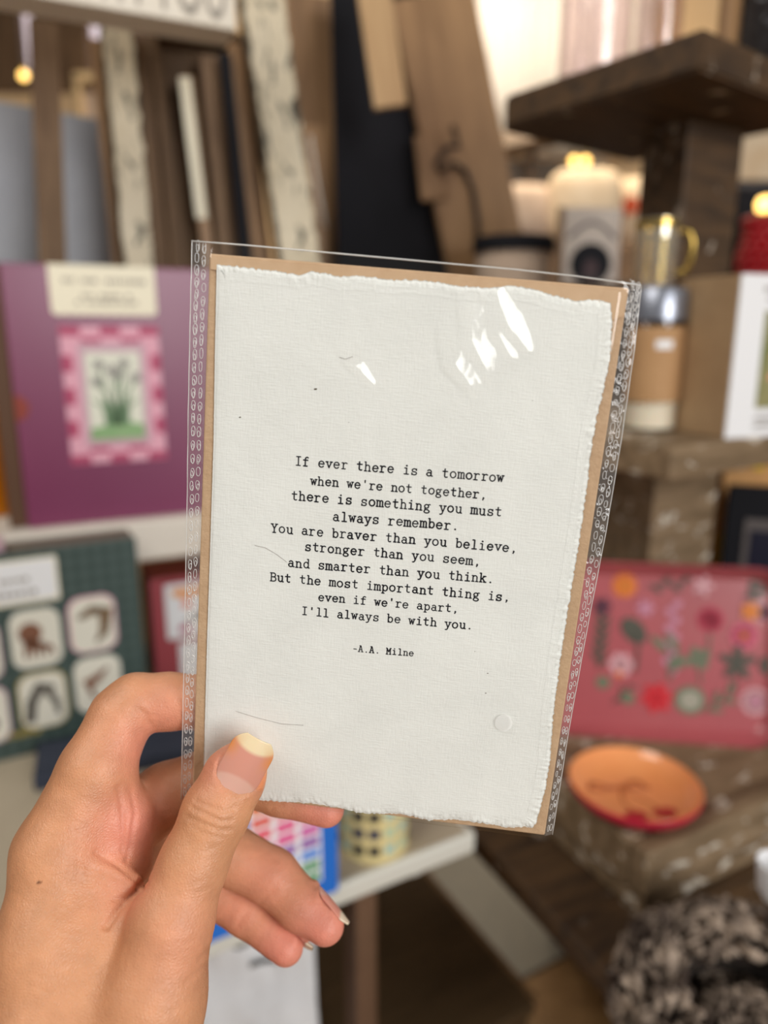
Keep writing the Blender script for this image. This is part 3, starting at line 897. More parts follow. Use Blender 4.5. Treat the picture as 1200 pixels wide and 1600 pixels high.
# kraft box with picture, candle jar on the middle tier
kb = H(1132, 686, Z2)
t = thing('kraft_gift_box', 'kraft gift box with white picture front on the middle tier', 'box', (kb.x, kb.y, Z2), math.radians(20))
KH = 0.163
obj('box_body', box(0.08, 0.058, KH / 2, 0.16, 0.112, KH, 0.0015), M['kraftbox'], t)
fr = obj('front_panel', box(0.08, 0.0005, KH / 2, 0.16, 0.003, KH, 0.001), M['wht'], t)
obj('art_print', box(0.092, -0.0015, KH / 2 - 0.002, 0.115, 0.001, 0.098), mat('meadow_print', srgb(150, 142, 98), 0.6, srgb(116, 122, 74), 30), fr)
b = bmesh.new()
for k in range(7):
    prism(ell(0.045 + random.random() * 0.09, 0.05 + random.random() * 0.05, 0.004, 0.004, 10), -0.0026, -0.002, bm=b)
obj('poppy_print', b, M['coralp'], fr)
b = bmesh.new(); marks(b, 0.03, 0.15, KH - 0.014, 0.006, -0.0016); marks(b, 0.03, 0.15, KH - 0.024, 0.004, -0.0016); marks(b, 0.035, 0.08, 0.020, 0.004, -0.0016); marks(b, 0.035, 0.08, 0.012, 0.004, -0.0016)
obj('small_print', b, M['ink'], fr)

kj = H(1014, 672, Z2)
t = thing('candle_jar', 'glass candle jar with brown kraft label on the middle tier', 'candle', (kj.x, kj.y + 0.006, Z2), 0.0)
RJ = 0.031
obj('glass_wall', lathe([(0.0, 0.0), (RJ - 0.003, 0.0), (RJ, 0.003), (RJ, 0.118), (RJ - 0.002, 0.120)], 44, cap0=False), M['glass'], t, autos=40)
obj('wax', lathe([(0.0, 0.004), (RJ - 0.003, 0.004), (RJ - 0.003, 0.112), (0.0, 0.112)], 40, cap0=False), M['wax'], t, autos=40)
b = bmesh.new()
n_ = 26
rr = [[b.verts.new(((RJ + 0.0006) * math.cos(a), (RJ + 0.0006) * math.sin(a), z)) for z in (0.033, 0.113)] for a in [-PI / 2 - 1.35 + 2.7 * k / n_ for k in range(n_ + 1)]]
for k in range(n_): b.faces.new((rr[k][0], rr[k + 1][0], rr[k + 1][1], rr[k][1]))
lb = obj('label', b, M['kraftlab'], t, smooth=True)
b = bmesh.new(); rr = [[b.verts.new(((RJ + 0.001) * math.cos(a), (RJ + 0.001) * math.sin(a), z)) for z in (0.090, 0.099)] for a in [-PI / 2 - 0.28 + 0.56 * k / 8 for k in range(9)]]
for k in range(8): b.faces.new((rr[k][0], rr[k + 1][0], rr[k + 1][1], rr[k][1]))
obj('label_print', b, M['wht'], lb)
obj('lid', lathe([(0.0, 0.120), (RJ + 0.001, 0.120), (RJ + 0.001, 0.150), (RJ - 0.001, 0.153), (0.0, 0.153)], 40, cap0=False), M['silver'], t, autos=40)

# pictures standing on the bottom tier behind the post
p = H(1118, 900, Z3 - 0.027); q = Vector((0.475, 1.03, Z3 - 0.027))
q = V(1126, 850, 1.00); 
t = thing('honey_picture', 'honey coloured wood frame with yellow corner behind the black picture', 'frame', (q.x - 0.01, 1.00, 0.812), 0.25)
obj('frame_board', box(0.05, 0, 0.165, 0.10, 0.014, 0.33, 0.002), M['honey'], t)
obj('yellow_patch', box(0.011, -0.0075, 0.195, 0.022, 0.002, 0.05, 0.0005), M['yellow'], t)
obj('top_peg', box(0.055, -0.002, 0.33, 0.018, 0.012, 0.05, 0.002), M['yellow'], t)
q = V(1142, 860, 0.955)
t = thing('black_picture', 'black framed picture with dark blue print on the bottom tier', 'picture', (q.x - 0.012, 0.955, 0.812), -0.28)
obj('frame', box(0.075, 0, 0.148, 0.15, 0.012, 0.296, 0.002), M['black'], t)
obj('mat_board', box(0.075, -0.0065, 0.135, 0.104, 0.002, 0.236), M['greym'], t)
obj('print', box(0.075, -0.008, 0.130, 0.088, 0.002, 0.216), M['nvpic'], t)
b = bmesh.new(); prism(ell(0.038, 0.105, 0.012, 0.008), -0.0105, -0.009, bm=b)
obj('red_motif', b, M['red'], t)

# ------------------------------------------------------------------ pink floral tray leaning on the lower post
tb0 = V(893, 1140, 0.845); tb1 = V(1172, 1166, 0.815)
TWD, THT = 0.335, 0.213
AT = math.atan2(tb1.y - tb0.y, tb1.x - tb0.x)
base = Vector((tb1.x, tb1.y, 0)) + Vector((math.cos(AT), math.sin(AT), 0)) * 0.030
base.z = 0.813
lean = math.radians(13)
t = thing('floral_tray', 'pink metal tray printed with flowers leaning on the bottom tier', 'tray')
t.matrix_world = Matrix.Translation(base) @ Matrix.Rotation(AT, 4, 'Z') @ Matrix.Rotation(-lean, 4, 'X')


def trayring(inset, y, r):
    return [(x, y, z) for x, z in rrect(-TWD / 2, THT / 2, TWD - 2 * inset, THT - 2 * inset, r, 8)]


b = bmesh.new()
rings = [[b.verts.new(p) for p in trayring(i_, y_, r_)] for i_, y_, r_ in
         ((0.0, -0.014, 0.034), (-0.001, -0.0125, 0.035), (0.010, 0.004, 0.026), (0.014, 0.006, 0.022), (0.008, 0.008, 0.028), (-0.003, -0.012, 0.037), (0.0, -0.014, 0.034))]
nn = len(rings[0])
for i in range(len(rings) - 1):
    for k in range(nn):
        b.faces.new((rings[i][k], rings[i][(k + 1) % nn], rings[i + 1][(k + 1) % nn], rings[i + 1][k]))
b.faces.new(rings[3])
bmesh.ops.recalc_face_normals(b, faces=b.faces[:])
obj('tray_body', b, M['tray'], t, autos=35)
fm = {k: mat('flower_' + k, srgb(*c), 0.5) for k, c in dict(orange=(222, 116, 34), amber=(228, 132, 44), plum=(84, 36, 56), leaf=(74, 72, 60), sage=(104, 112, 88),
      white=(214, 160, 166), rose=(190, 52, 78), red=(204, 26, 40), pink=(214, 92, 120), grey=(158, 152, 136), lav=(196, 130, 152)).items()}


def motif(nm, polys_m):
    o_ = None
    for polys, mm in polys_m:
        b_ = bmesh.new()
        for pl in polys:
            prism(pl, 0.0048 - 0.0006 * motif.k, 0.0054, bm=b_)
        motif.k = (motif.k + 1) % 3
        o_ = obj(nm if o_ is None else 'motif_centre', b_, mm, t if o_ is None else o_)


motif.k = 0
# the flat of the tray in its own x (0 right edge .. -TWD) and z
def TX(px, py):                    # where a printed flower sits on the tray, from its place along the tray
    d = ray(px, py)
    Mi = t.matrix_world.inverted()
    o_, dd = Mi @ CAM, Mi.to_3x3() @ d
    k_ = (0.0055 - o_.y) / dd.y
    q_ = o_ + dd * k_
    return q_.x, q_.z


bpy.context.view_layer.update()


def petals(cx, cz, r, n, wd=0.45, a0=0.0):
    return [ell(cx + 0.55 * r * math.cos(a0 + 2 * PI * k / n), cz + 0.55 * r * math.sin(a0 + 2 * PI * k / n), r * 0.5, r * wd * 0.6, 10, a0 + 2 * PI * k / n) for k in range(n)]


def sprig(px0, py0, px1, py1, n, ll, lw):
    a = Vector((*TX(px0, py0), 0)); c = Vector((*TX(px1, py1), 0))
    d = (c - a).normalized(); out = [stroke2([(a.x, a.y), ((a.x + c.x) / 2 + 0.001, (a.y + c.y) / 2), (c.x, c.y)], 0.0016)]
    for k in range(n):
        f = (k + 0.6) / n
        pt = a + (c - a) * f
        ang = math.atan2(d.y, d.x) + (0.7 if k % 2 else -0.7)
        out.append(ell(pt.x + ll * 0.5 * math.cos(ang), pt.y + ll * 0.5 * math.sin(ang), ll * 0.55, lw, 10, ang))
    return out


x, z = TX(976, 915); motif('marigold_print', [(petals(x, z, 0.015, 12, 0.5), fm['orange']), (petals(x, z, 0.010, 9, 0.5), fm['amber'])])
x, z = TX(941, 947); motif('tulip_print', [(petals(x, z, 0.011, 5, 0.7), fm['plum'])])
motif('fern_print', [(sprig(933, 1045, 942, 965, 10, 0.014, 0.0035), fm['leaf'])])
x, z = TX(990, 985); motif('dark_leaf_print', [([ell(x, z, 0.019, 0.013, 14, -0.8), stroke2([(x, z), (x + 0.006, z - 0.02), (x + 0.004, z - 0.052)], 0.003)], fm['leaf'])])
x, z = TX(1008, 950); motif('lilac_flower_print', [(petals(x, z, 0.011, 6), fm['lav'])])
motif('foxglove_print', [(sprig(1045, 1060, 1053, 945, 9, 0.012, 0.005), fm['lav']), (sprig(1046, 1062, 1040, 1005, 2, 0.024, 0.005), fm['sage']), (sprig(1046, 1062, 1060, 1005, 2, 0.024, 0.005), fm['sage'])])
x, z = TX(1110, 968); motif('dahlia_print', [(petals(x, z, 0.016, 14, 0.5), fm['rose']), ([stroke2([(x, z - 0.014), (x - 0.001, z - 0.05)], 0.002)], fm['sage'])])
motif('long_stem_print', [(sprig(1010, 915, 1070, 912, 4, 0.014, 0.003), fm['leaf'])])
motif('corner_leaf_print', [(sprig(1160, 935, 1190, 915, 4, 0.020, 0.004), fm['leaf'])])
x, z = TX(1098, 915); motif('pale_orchid_print', [(petals(x, z, 0.013, 5), fm['white'])])
x, z = TX(1172, 955); motif('yellow_pansy_print', [(petals(x, z, 0.011, 5, 0.7), fm['amber'])])
x, z = TX(1200, 957); motif('plum_pansy_print', [(petals(x, z, 0.011, 5, 0.7), fm['plum'])])
x, z = TX(1162, 993); motif('pink_rose_print', [(petals(x, z, 0.016, 8, 0.7), fm['pink']), ([ell(x, z, 0.004, 0.004)], fm['orange'])])
x, z = TX(1092, 1028); motif('clover_print', [(petals(x, z, 0.015, 4, 0.75, 0.6), fm['sage']), ([stroke2([(x, z - 0.01), (x + 0.003, z - 0.032)], 0.002)], fm['sage'])])
x, z = TX(1152, 1035); motif('star_leaf_print', [(petals(x, z, 0.022, 5, 0.4, 0.3), fm['leaf']), ([stroke2([(x, z - 0.01), (x - 0.002, z - 0.038)], 0.002)], fm['leaf'])])
x, z = TX(970, 1038); motif('white_bloom_print', [(petals(x, z, 0.015, 6, 0.7), fm['white']), ([ell(x - 0.002, z - 0.012, 0.004, 0.004)], fm['orange'])])
x, z = TX(942, 1066); motif('round_leaf_print', [([ell(x, z, 0.009, 0.008)], fm['sage'])])
x, z = TX(981, 1090); motif('little_leaf_print', [([ell(x, z, 0.008, 0.008)], fm['sage'])])
x, z = TX(1026, 1090); motif('red_lily_print', [(petals(x, z, 0.019, 6, 0.5, 0.2), fm['red'])])
x, z = TX(1078, 1094); motif('geranium_leaf_print', [([ell(x, z, 0.019, 0.018, 18)], fm['sage']), ([ell(x, z, 0.013, 0.012, 18)], fm['grey'])])
motif('willow_print', [(sprig(1100, 1112, 1142, 1085, 4, 0.018, 0.003), fm['sage'])])
x, z = TX(1180, 1096); motif('dandelion_print', [(petals(x, z, 0.017, 14, 0.5), fm['white']), ([ell(x, z, 0.006, 0.006)], fm['lav'])])
x, z = TX(1200, 1040); motif('side_leaf_print', [([ell(x, z, 0.010, 0.012)], fm['leaf'])])
motif('thin_twig_print', [(sprig(955, 1100, 985, 1070, 3, 0.010, 0.002), fm['leaf'])])

# ------------------------------------------------------------------ coral dish
dp = H(989, 1252, 0.8205)
t = thing('ring_dish', 'round coral dish with crimson outside and painted cherries', 'dish', (dp.x, dp.y, 0.8205))
RD = 0.067
prof_in = [(RD, 0.024), (RD * 0.95, 0.0195), (RD * 0.84, 0.0135), (RD * 0.68, 0.0088), (RD * 0.45, 0.0062), (0.0, 0.0055)]
obj('bowl_inside', lathe(prof_in[::-1], 64, cap0=False), M['coral'], t, smooth=True)
obj('bowl_outside', lathe([(0.0, 0.0), (RD * 0.55, 0.0), (RD * 0.74, 0.003), (RD * 0.92, 0.010), (RD * 1.0, 0.0185), (RD * 1.008, 0.0236), (RD, 0.0243)], 64, cap0=False), M['crimson'], t, smooth=True)


def dishz(r):
    pr = prof_in[::-1]
    for i in range(len(pr) - 1):
        if pr[i][0] <= r <= pr[i + 1][0]:
            f = (r - pr[i][0]) / (pr[i + 1][0] - pr[i][0])
            return pr[i][1] + f * (pr[i + 1][1] - pr[i][1])
    return 0.03


def dishpatch(pl, m_, nm, lift=0.0009):
    b_ = bmesh.new()
    n = 8
    cx = sum(p[0] for p in pl) / len(pl); cy = sum(p[1] for p in pl) / len(pl)
    rr_ = [[b_.verts.new((cx + (x - cx) * f, cy + (y - cy) * f, dishz(math.hypot(cx + (x - cx) * f, cy + (y - cy) * f)) + lift)) for x, y in pl] for f in (0.02, 0.35, 0.7, 1.0)]
    for i in range(3):
        for k in range(len(pl)):
            b_.faces.new((rr_[i][k], rr_[i][(k + 1) % len(pl)], rr_[i + 1][(k + 1) % len(pl)], rr_[i + 1][k]))
    bmesh.ops.recalc_face_normals(b_, faces=b_.faces[:])
    return obj(nm, b_, m_, t, smooth=True)


dishpatch(ell(-0.008, -0.034, 0.012, 0.0095), M['berry'], 'cherry_print')
dishpatch(ell(0.022, -0.030, 0.012, 0.0095), M['berry'], 'cherry_print')


def dishline(pts, r, nm, m_):
    pp = []
    for i in range(len(pts) - 1):
        for k in range(6):
            f = k / 6
            pp.append((pts[i][0] * (1 - f) + pts[i + 1][0] * f, pts[i][1] * (1 - f) + pts[i + 1][1] * f))
    return obj(nm, tube([(x, y, dishz(math.hypot(x, y)) + 0.0005) for x, y in pp], r, 6), m_, t, smooth=True)


dishline([(-0.008, -0.03), (-0.014, -0.008), (-0.010, 0.012)], 0.0011, 'stem_print', M['bow'])
dishline([(0.022, -0.027), (0.010, -0.008), (-0.010, 0.012)], 0.0011, 'stem_print', M['bow'])
dishline([(-0.012, 0.012), (-0.038, 0.020), (-0.045, 0.006), (-0.012, 0.012), (0.012, 0.026), (0.020, 0.012), (-0.012, 0.012)], 0.0022, 'bow_print', M['bow'])

# ------------------------------------------------------------------ dried wreaths at the lower right
def wreath(name, cpos, R, rt, a0, a1, nrm, n, label, group):
    t_ = thing(name, label, 'wreath', cpos, 0, group)
    nrm = Vector(nrm).normalized()
    u = nrm.orthogonal().normalized()
    u = (Vector((1, 0, 0)) - nrm * nrm.x).normalized(); v = nrm.cross(u)
    ring = [(u * math.cos(a) + v * math.sin(a)) * R for a in [2 * PI * k / 40 for k in range(40)]]
    obj('twig_ring', tube(ring, rt * 0.55, 10, closed=True), M['barkd'], t_, smooth=True)
    b_ = bmesh.new()
    rr_ = random.Random(n)
    for k in range(n):
        a = 2 * PI * rr_.random()
        ph = rr_.uniform(-2.2, 2.2)
        cdir = u * math.cos(a) + v * math.sin(a)
        rad = cdir * math.cos(ph) + nrm * math.sin(ph)
        tang = -u * math.sin(a) + v * math.cos(a)
        base_ = cdir * R + rad * rt * 0.5
        tip = rad * rt * rr_.uniform(0.3, 0.6) + tang * rt * rr_.uniform(-0.6, 0.6)
        side = tang.cross(rad).normalized() * rr_.uniform(-1, 1) + tang * rr_.uniform(-1, 1)
        side.normalize()
        wd = rt * rr_.uniform(0.07, 0.16)
        cols_ = []
        for q in range(6):
            f = q / 5
            cpt = base_ + tip * f + rad * rt * 0.28 * math.sin(f * PI) + side * rt * 0.35 * math.sin(f * 2.6)
            hw = wd * math.sin(PI * (0.15 + 0.8 * f))
            cv = tang.cross(side).normalized() * hw * 0.6
            cols_.append([b_.verts.new(cpt - side * hw), b_.verts.new(cpt + cv), b_.verts.new(cpt + side * hw)])
        for q in range(5):
            for s in (0, 1):
                b_.faces.new((cols_[q][s], cols_[q][s + 1], cols_[q + 1][s + 1], cols_[q + 1][s]))
    o_ = obj('bark_curls', b_, M['bark'], t_, smooth=True)
    md_ = o_.modifiers.new('thick', 'SOLIDIFY'); md_.thickness = 0.0012
    o_['kind'] = 'stuff'


wreath('bark_wreath', (0.290, 0.470, 0.772), 0.072, 0.034, 0, 0, (0.0, -0.12, 1), 1300, 'large shaggy brown and cream bark wreath under the stand corner', None)
wreath('bark_wreath', (0.285, 0.462, 0.760), 0.020, 0.022, 0, 0, (0.1, -0.2, 0.9), 420, 'smaller tan bark wreath lying inside the large shaggy one', None)
o = obj('black_clip', box(0, 0, 0.006, 0.030, 0.014, 0.012, 0.003), M['iron'])
q = H(972, 1522, 0.742); o.location = (q.x, q.y, 0.742); o.rotation_euler = (0, 0, 0.6)
tag(o, 'small black clip lying left of the larger bark wreath', 'clip')
q = V(1215, 1362, 0.50)
t = thing('white_cup', 'white china cup cut off by the right frame edge', 'cup', (q.x, q.y, q.z - 0.02))
obj('cup_body', lathe([(0.0, 0.0), (0.011, 0.0), (0.013, 0.003), (0.016, 0.028), (0.0150, 0.0285), (0.012, 0.005), (0.0, 0.003)], 30, cap0=False), M['wht'], t, autos=50)
obj('cup_foot', lathe([(0.0, -0.004), (0.009, -0.004), (0.010, 0.0), (0.0, 0.0)], 24, cap0=False), M['wht'], t)

# ------------------------------------------------------------------ shelf behind, with jars, portrait, mug, red lamp
ZS = 1.385
t = thing('back_shelf', 'dark wooden shelf cabinet behind the tiered stand', 'cabinet', (0.345, 1.325, 0))
obj('cabinet_body', box(0.4625, 0.2, ZS / 2 - 0.014, 0.675, 0.38, ZS - 0.028, 0.004), M['wood_dark'], t)
obj('shelf_board', box(0.40, 0.195, ZS - 0.014, 0.80, 0.42, 0.028, 0.003), M['wood_dark'], t)
q = V(803, 372, 1.245)
t = thing('lidded_jar', 'wide pale canister with a flat black lid beside large board', 'jar', (q.x, 1.245, CZ))
hj = q.z - CZ
obj('body', lathe([(0.0, 0.0), (0.054, 0.0), (0.058, 0.006), (0.058, hj - 0.022), (0.0, hj - 0.022)], 40, cap0=False), M['pillowg'], t, autos=40)
obj('lid', lathe([(0.0, hj - 0.023), (0.065, hj - 0.023), (0.065, hj - 0.004), (0.062, hj), (0.0, hj)], 40, cap0=False), M['black'], t, autos=40)
q = V(925, 430, 1.33)
t = thing('portrait_card', 'grey card with an oval dark haired portrait beside gold mug', 'card', (q.x, 1.345, ZS), 0.15)
obj('card_board', box(0.0, 0.006, 0.062, 0.104, 0.010, 0.125, 0.001), mat('grey_card', srgb(176, 162, 152), 0.6, srgb(190, 178, 166), 12), t)
obj('card_spine', box(-0.055, 0.006, 0.062, 0.010, 0.012, 0.125, 0.001), M['wood_post'], t)
obj('arch_print', prism(stroke2([(-0.042 + 0.084 * k / 16, 0.075 + 0.026 * math.sin(PI * k / 16)) for k in range(17)], 0.006), -0.001, 0.001), M['greym'], t)
obj('hair_print', prism(ell(0.0, 0.033, 0.037, 0.035, 24), -0.0016, 0.001), M['black'], t)
obj('face_print', prism(ell(0.0, 0.024, 0.014, 0.018, 20), -0.0022, 0.001), M['maroonside'], t)
t = thing('gold_mug', 'gold tinted glass mug with looped handle on the candle jar lid', 'mug', (kj.x - 0.007, kj.y + 0.006, Z2 + 0.153), -0.25)
obj('glass_wall', lathe([(0.0, 0.0), (0.019, 0.0), (0.021, 0.003), (0.0225, 0.070), (0.0212, 0.0707), (0.0195, 0.005), (0.0, 0.004)], 40, cap0=False), M['mug'], t, autos=40)
obj('handle', tube([(0.021, 0, 0.058), (0.033, 0, 0.058), (0.037, 0, 0.047), (0.0365, 0, 0.030), (0.032, 0, 0.018), (0.020, 0, 0.015)], 0.0034, 10), M['brass'], t, smooth=True)
obj('gilt_band', lathe([(0.0227, 0.061), (0.0231, 0.061), (0.0233, 0.069), (0.0229, 0.069)], 40, cap0=False), M['brass'], t, autos=40)
q = V(1190, 420, 1.34)
t = thing('red_lamp', 'deep red beaded lamp base by the right frame edge', 'lamp', (q.x, 1.355, ZS))
obj('base', lathe([(0.0, 0.0), (0.034, 0.0), (0.034, 0.010), (0.0, 0.012)], 30, cap0=False), M['red'], t, autos=40)
b = bmesh.new()
for r in range(7):
    n = 11
    for k in range(n):
        a = 2 * PI * (k + 0.5 * (r % 2)) / n
        rad = 0.026 + 0.004 * math.sin(r)
        bmesh.ops.create_icosphere(b, subdivisions=2, radius=0.0095, matrix=Matrix.Translation((rad * math.cos(a), rad * math.sin(a), 0.017 + 0.0145 * r)))
obj('bead_body', b, M['red'], t, smooth=True)
obj('bulb', lathe([(0.0, 0.118), (0.012, 0.121), (0.014, 0.132), (0.010, 0.142), (0.0, 0.145)], 20, cap0=False), M['bulb'], t, smooth=True)
q = V(1175, 400, 1.44)
t = thing('black_box', 'black box behind the red beaded lamp', 'box', (q.x + 0.03, 1.47, ZS), 0.05)
obj('box_body', box(0, 0, 0.085, 0.15, 0.07, 0.17, 0.002), M['black'], t)
obj('box_lid', box(0, 0, 0.176, 0.154, 0.074, 0.014, 0.002), M['iron'], t)

# ------------------------------------------------------------------ far part of the shop: sofa with pillows, lamps, pictures
YS = 2.6
q = V(880, 400, YS)
t = thing('far_shelf', 'blurred wooden shelf far behind holding pale cushions', 'shelf', (q.x, YS, 0))
obj('shelf_body', box(0.1, 0.3, 0.795, 1.9, 0.55, 1.59, 0.01), M['wood_mid'], t)
obj('shelf_back', box(0.1, 0.58, 1.60, 1.9, 0.03, 0.5, 0.006), M['wall'], t)


def pillow(px, py, w_, h_, m_, label, dy=0.0, tilt=0.0):
    q_ = V(px, py, YS + 0.1 + dy)
    b_ = bmesh.new()
    bmesh.ops.create_uvsphere(b_, u_segments=32, v_segments=20, radius=1.0)
    for v_ in b_.verts:
        x_, y_, z_ = v_.co
        k_ = 1.0
        def se(a_): return math.copysign(abs(a_) ** 0.55, a_)
        v_.co = (se(x_) * w_ / 2, y_ * 0.10 * (1 - 0.35 * max(abs(x_), abs(z_)) ** 4), se(z_) * h_ / 2)
    o_ = obj('cushion', b_, m_, smooth=True)
    o_.location = (q_.x, q_.y, 1.59 + h_ / 2 - 0.002); o_.rotation_euler = (math.radians(-6), 0, tilt)
    tag(o_, label, 'cushion', None)


pillow(912, 330, 0.26, 0.26, M['pillow'], 'cream cushion in the middle of the far shelf', 0.0)
pillow(822, 330, 0.20, 0.22, M['pillowg'], 'taupe cushion left of the cream cushion on the far shelf', 0.06, 0.2)
pillow(1000, 330, 0.22, 0.25, M['pillow'], 'cream cushion with red dot right of the others', 0.10, -0.1)
o = obj('red_dot', prism(ell(0, 0, 0.028, 0.030), -0.02, -0.01), mat('rust_red', srgb(190, 74, 30), 0.6))
o.parent = [x for x in bpy.data.objects if x.name.startswith('cushion')][-1]; o.location = (-0.055, -0.088, 0.005)
q = V(815, 232, YS + 0.2)
# string of round bulbs
def bulb(px, py, Y, r, m_, label, grp=None):
    p_ = V(px, py, Y)
    t_ = thing('hanging_bulb', label, 'bulb', p_, 0, grp)
    b_ = bmesh.new(); bmesh.ops.create_uvsphere(b_, u_segments=20, v_segments=12, radius=r)
    obj('globe', b_, m_, t_, smooth=True)
    obj('socket', lathe([(0.0, r * 0.9), (r * 0.4, r * 0.9), (r * 0.4, r * 1.9), (0.0, r * 1.9)], 14, cap0=False), M['brass'], t_)
    obj('cord', tube([(0, 0, r * 1.8), (0, 0, 3.5 - p_.z)], 0.004, 6), M['iron'], t_)


bulb(897, 252, 3.3, 0.017, M['bulb'], 'warm hanging bulb left of the glowing pair over cushions')
bulb(915, 252, 3.3, 0.017, M['bulb'], 'warm hanging bulb right of the glowing pair over cushions')
bulb(37, 118, 3.2, 0.016, M['bulb'], 'bright hanging bulb seen between the left posts')
# shelf rail and pale boxes above the cushions
o = obj('grey_awning', prism([(-0.30, -0.02), (0.30, 0.11), (0.30, 0.13), (-0.05, 0.10), (-0.30, 0.04)], 0, 0.25), mat('grey_canvas', srgb(150, 134, 118), 0.8))
q = V(840, 235, 3.42); o.location = q
o2 = obj('pole', box(0.0, 0.12, -q.z / 2 + 0.02, 0.03, 0.03, q.z, 0.003), M['wood_dark'], o)
tag(o, 'grey sloping canvas awning high on the far wall', 'awning')
q = V(870, 275, 3.6)
t = thing('wall_shelf', 'greyish far wall shelf above the cushions', 'shelf', (q.x, YB - 0.25, q.z))
obj('shelf_board', box(0, 0.12, -0.1, 1.1, 0.24, 0.05, 0.004), M['greym'], t)
obj('shelf_front', box(-0.12, 0.02, 0.0, 0.7, 0.02, 0.16, 0.004), mat('slate_paint', srgb(130, 122, 112), 0.7), t)
q = V(1178, 230, 2.2)
t = thing('cream_picture', 'cream picture with tan smudge at the far right', 'picture', (q.x + 0.02, 2.2, q.z))
obj('canvas', box(0.03, 0, 0, 0.20, 0.02, 0.17, 0.002), mat('cream_canvas', srgb(244, 224, 194), 0.7, srgb(226, 192, 150), 9), t)
obj('frame', box(0.03, 0.012, 0, 0.215, 0.015, 0.185, 0.003), M['wood_board'], t)
obj('stand', box(0.03, 0.03, -(q.z) / 2 - 0.04, 0.03, 0.03, q.z - 0.08, 0.002), M['wood_dark'], t)
q = V(108, 135, 3.6)
t = thing('wall_picture', 'ivory picture frame on the far wall between left posts', 'frame', (q.x, YB - 0.02, q.z + 0.02))
b = bmesh.new()
box(0, 0, 0.10, 0.16, 0.03, 0.04, 0.004, bm=b); box(0.06, 0, -0.02, 0.045, 0.03, 0.24, 0.004, bm=b); box(-0.065, 0, 0.0, 0.03, 0.03, 0.2, 0.004, bm=b); box(0, 0, -0.13, 0.16, 0.03, 0.03, 0.004, bm=b)
obj('frame_rim', b, mat('ivory_gilt', srgb(238, 206, 156), 0.5), t)
obj('print', box(0, 0.012, 0, 0.12, 0.006, 0.22), M['pillowg'], t)

# ------------------------------------------------------------------ the card, its envelope and clear sleeve
EWid, EHt = 118.75, 173.55
T0 = Vector((-50.000, -74.243, 212.564))
EX = Vector((0.99293, 0.10199, -0.06070)).normalized()
EY = Vector((-0.08611, 0.97100, 0.22302)); EY = (EY - EX * EY.dot(EX)).normalized()
EN = EX.cross(EY).normalized()          # away from the camera


def uv(px, py, wq=0.0):                  # where a pixel's ray meets the card plane, in millimetres on the card
    a = Vector(((px - 600) / F, (py - 800) / F, 1))
    k = ((T0 - EN * wq).dot(EN)) / a.dot(EN)
    p = a * k - T0
    return p.dot(EX), p.dot(EY)


def card(u, v, wq):                      # millimetres on the card to world; wq counts towards the reader
    return c2w(T0 + EX * u + EY * v - EN * wq)


Mcard = Matrix.Identity(4)
Rw = RC @ Matrix((EX, -EN, -EY)).transposed()     # local x right, y towards reader..., z up
def frame_card():
    X_ = RC @ EX; Z_ = -(RC @ EY); Y_ = Z_.cross(X_)
    Mx = Matrix((X_, Y_, Z_)).transposed().to_4x4()
    Mx.translation = c2w(T0 + EX * EWid / 2 + EY * EHt)
    return Mx


MC = frame_card()
MCi = MC.inverted()


def cl(u, v, wq):                        # in the card's own frame (metres, foot of the card at the origin)
    return MCi @ card(u, v, wq)


t = thing('kraft_envelope', 'brown kraft envelope behind the white card inside the clear sleeve', 'envelope')
t.matrix_world = MC
M['kraft'] = mat('kraft_paper', srgb(188, 156, 123), 0.7, srgb(198, 167, 134), 160, bump=0.25, bscale=600)
M['kraft_fold'] = mat('kraft_fold', srgb(196, 164, 130), 0.7, srgb(204, 173, 140), 160)
obj('pocket', box(0, 0, EHt / 2000, EWid / 1000, 0.0012, EHt / 1000, 0.0005, 2), M['kraft'], t)
obj('flap', prism([(-0.0588, 0.1728), (-0.0588, 0.1692), (-0.040, 0.1682), (0.0, 0.1652), (0.052, 0.1628), (0.0588, 0.1660), (0.0588, 0.1728)], -0.0010, -0.0006), M['kraft_fold'], t)

# torn-edged card
out_px = [(338, 413), (365, 416), (400, 420), (440, 424), (468, 431), (484, 424), (510, 427), (530, 432), (560, 430), (600, 436), (640, 437), (680, 440), (720, 447), (760, 450), (800, 446),
          (830, 451), (860, 460), (900, 470), (938, 468), (955, 474), (957, 500), (954, 557), (945, 604), (934, 649), (925, 697), (919, 750), (912, 802), (905, 850), (896, 903), (891, 935),
          (882, 989), (872, 1062), (864, 1125), (860, 1188), (852, 1236), (838, 1288), (831, 1294), (795, 1294), (750, 1287), (710, 1282), (670, 1283), (645, 1277), (625, 1273), (562, 1272),
          (538, 1265), (490, 1257), (448, 1254), (412, 1252), (316, 1243), (319, 1150), (323, 1000), (328, 850), (333, 693), (335, 560)]
CW = 1.7
ol = [uv(x, y, CW) for x, y in out_px]
pts = []
for i in range(len(ol)):
    a, c = ol[i], ol[(i + 1) % len(ol)]
    d = math.hypot(c[0] - a[0], c[1] - a[1])
    n = max(2, int(d / 0.35))
    left = i >= len(ol) - 6
    for k in range(n):
        f = k / n
        x, y = a[0] + (c[0] - a[0]) * f, a[1] + (c[1] - a[1]) * f
        nx_, ny_ = (c[1] - a[1]) / d, -(c[0] - a[0]) / d
        j = (mnoise.noise(Vector((x * 0.9, y * 0.9, 3))) * 0.45 + mnoise.noise(Vector((x * 2.6, y * 2.6, 9))) * 0.30) * (0.12 if left else 0.9)
        pts.append((x + nx_ * j, y + ny_ * j, nx_, ny_, left))
n = len(pts)
b = bmesh.new()
ringsd = []
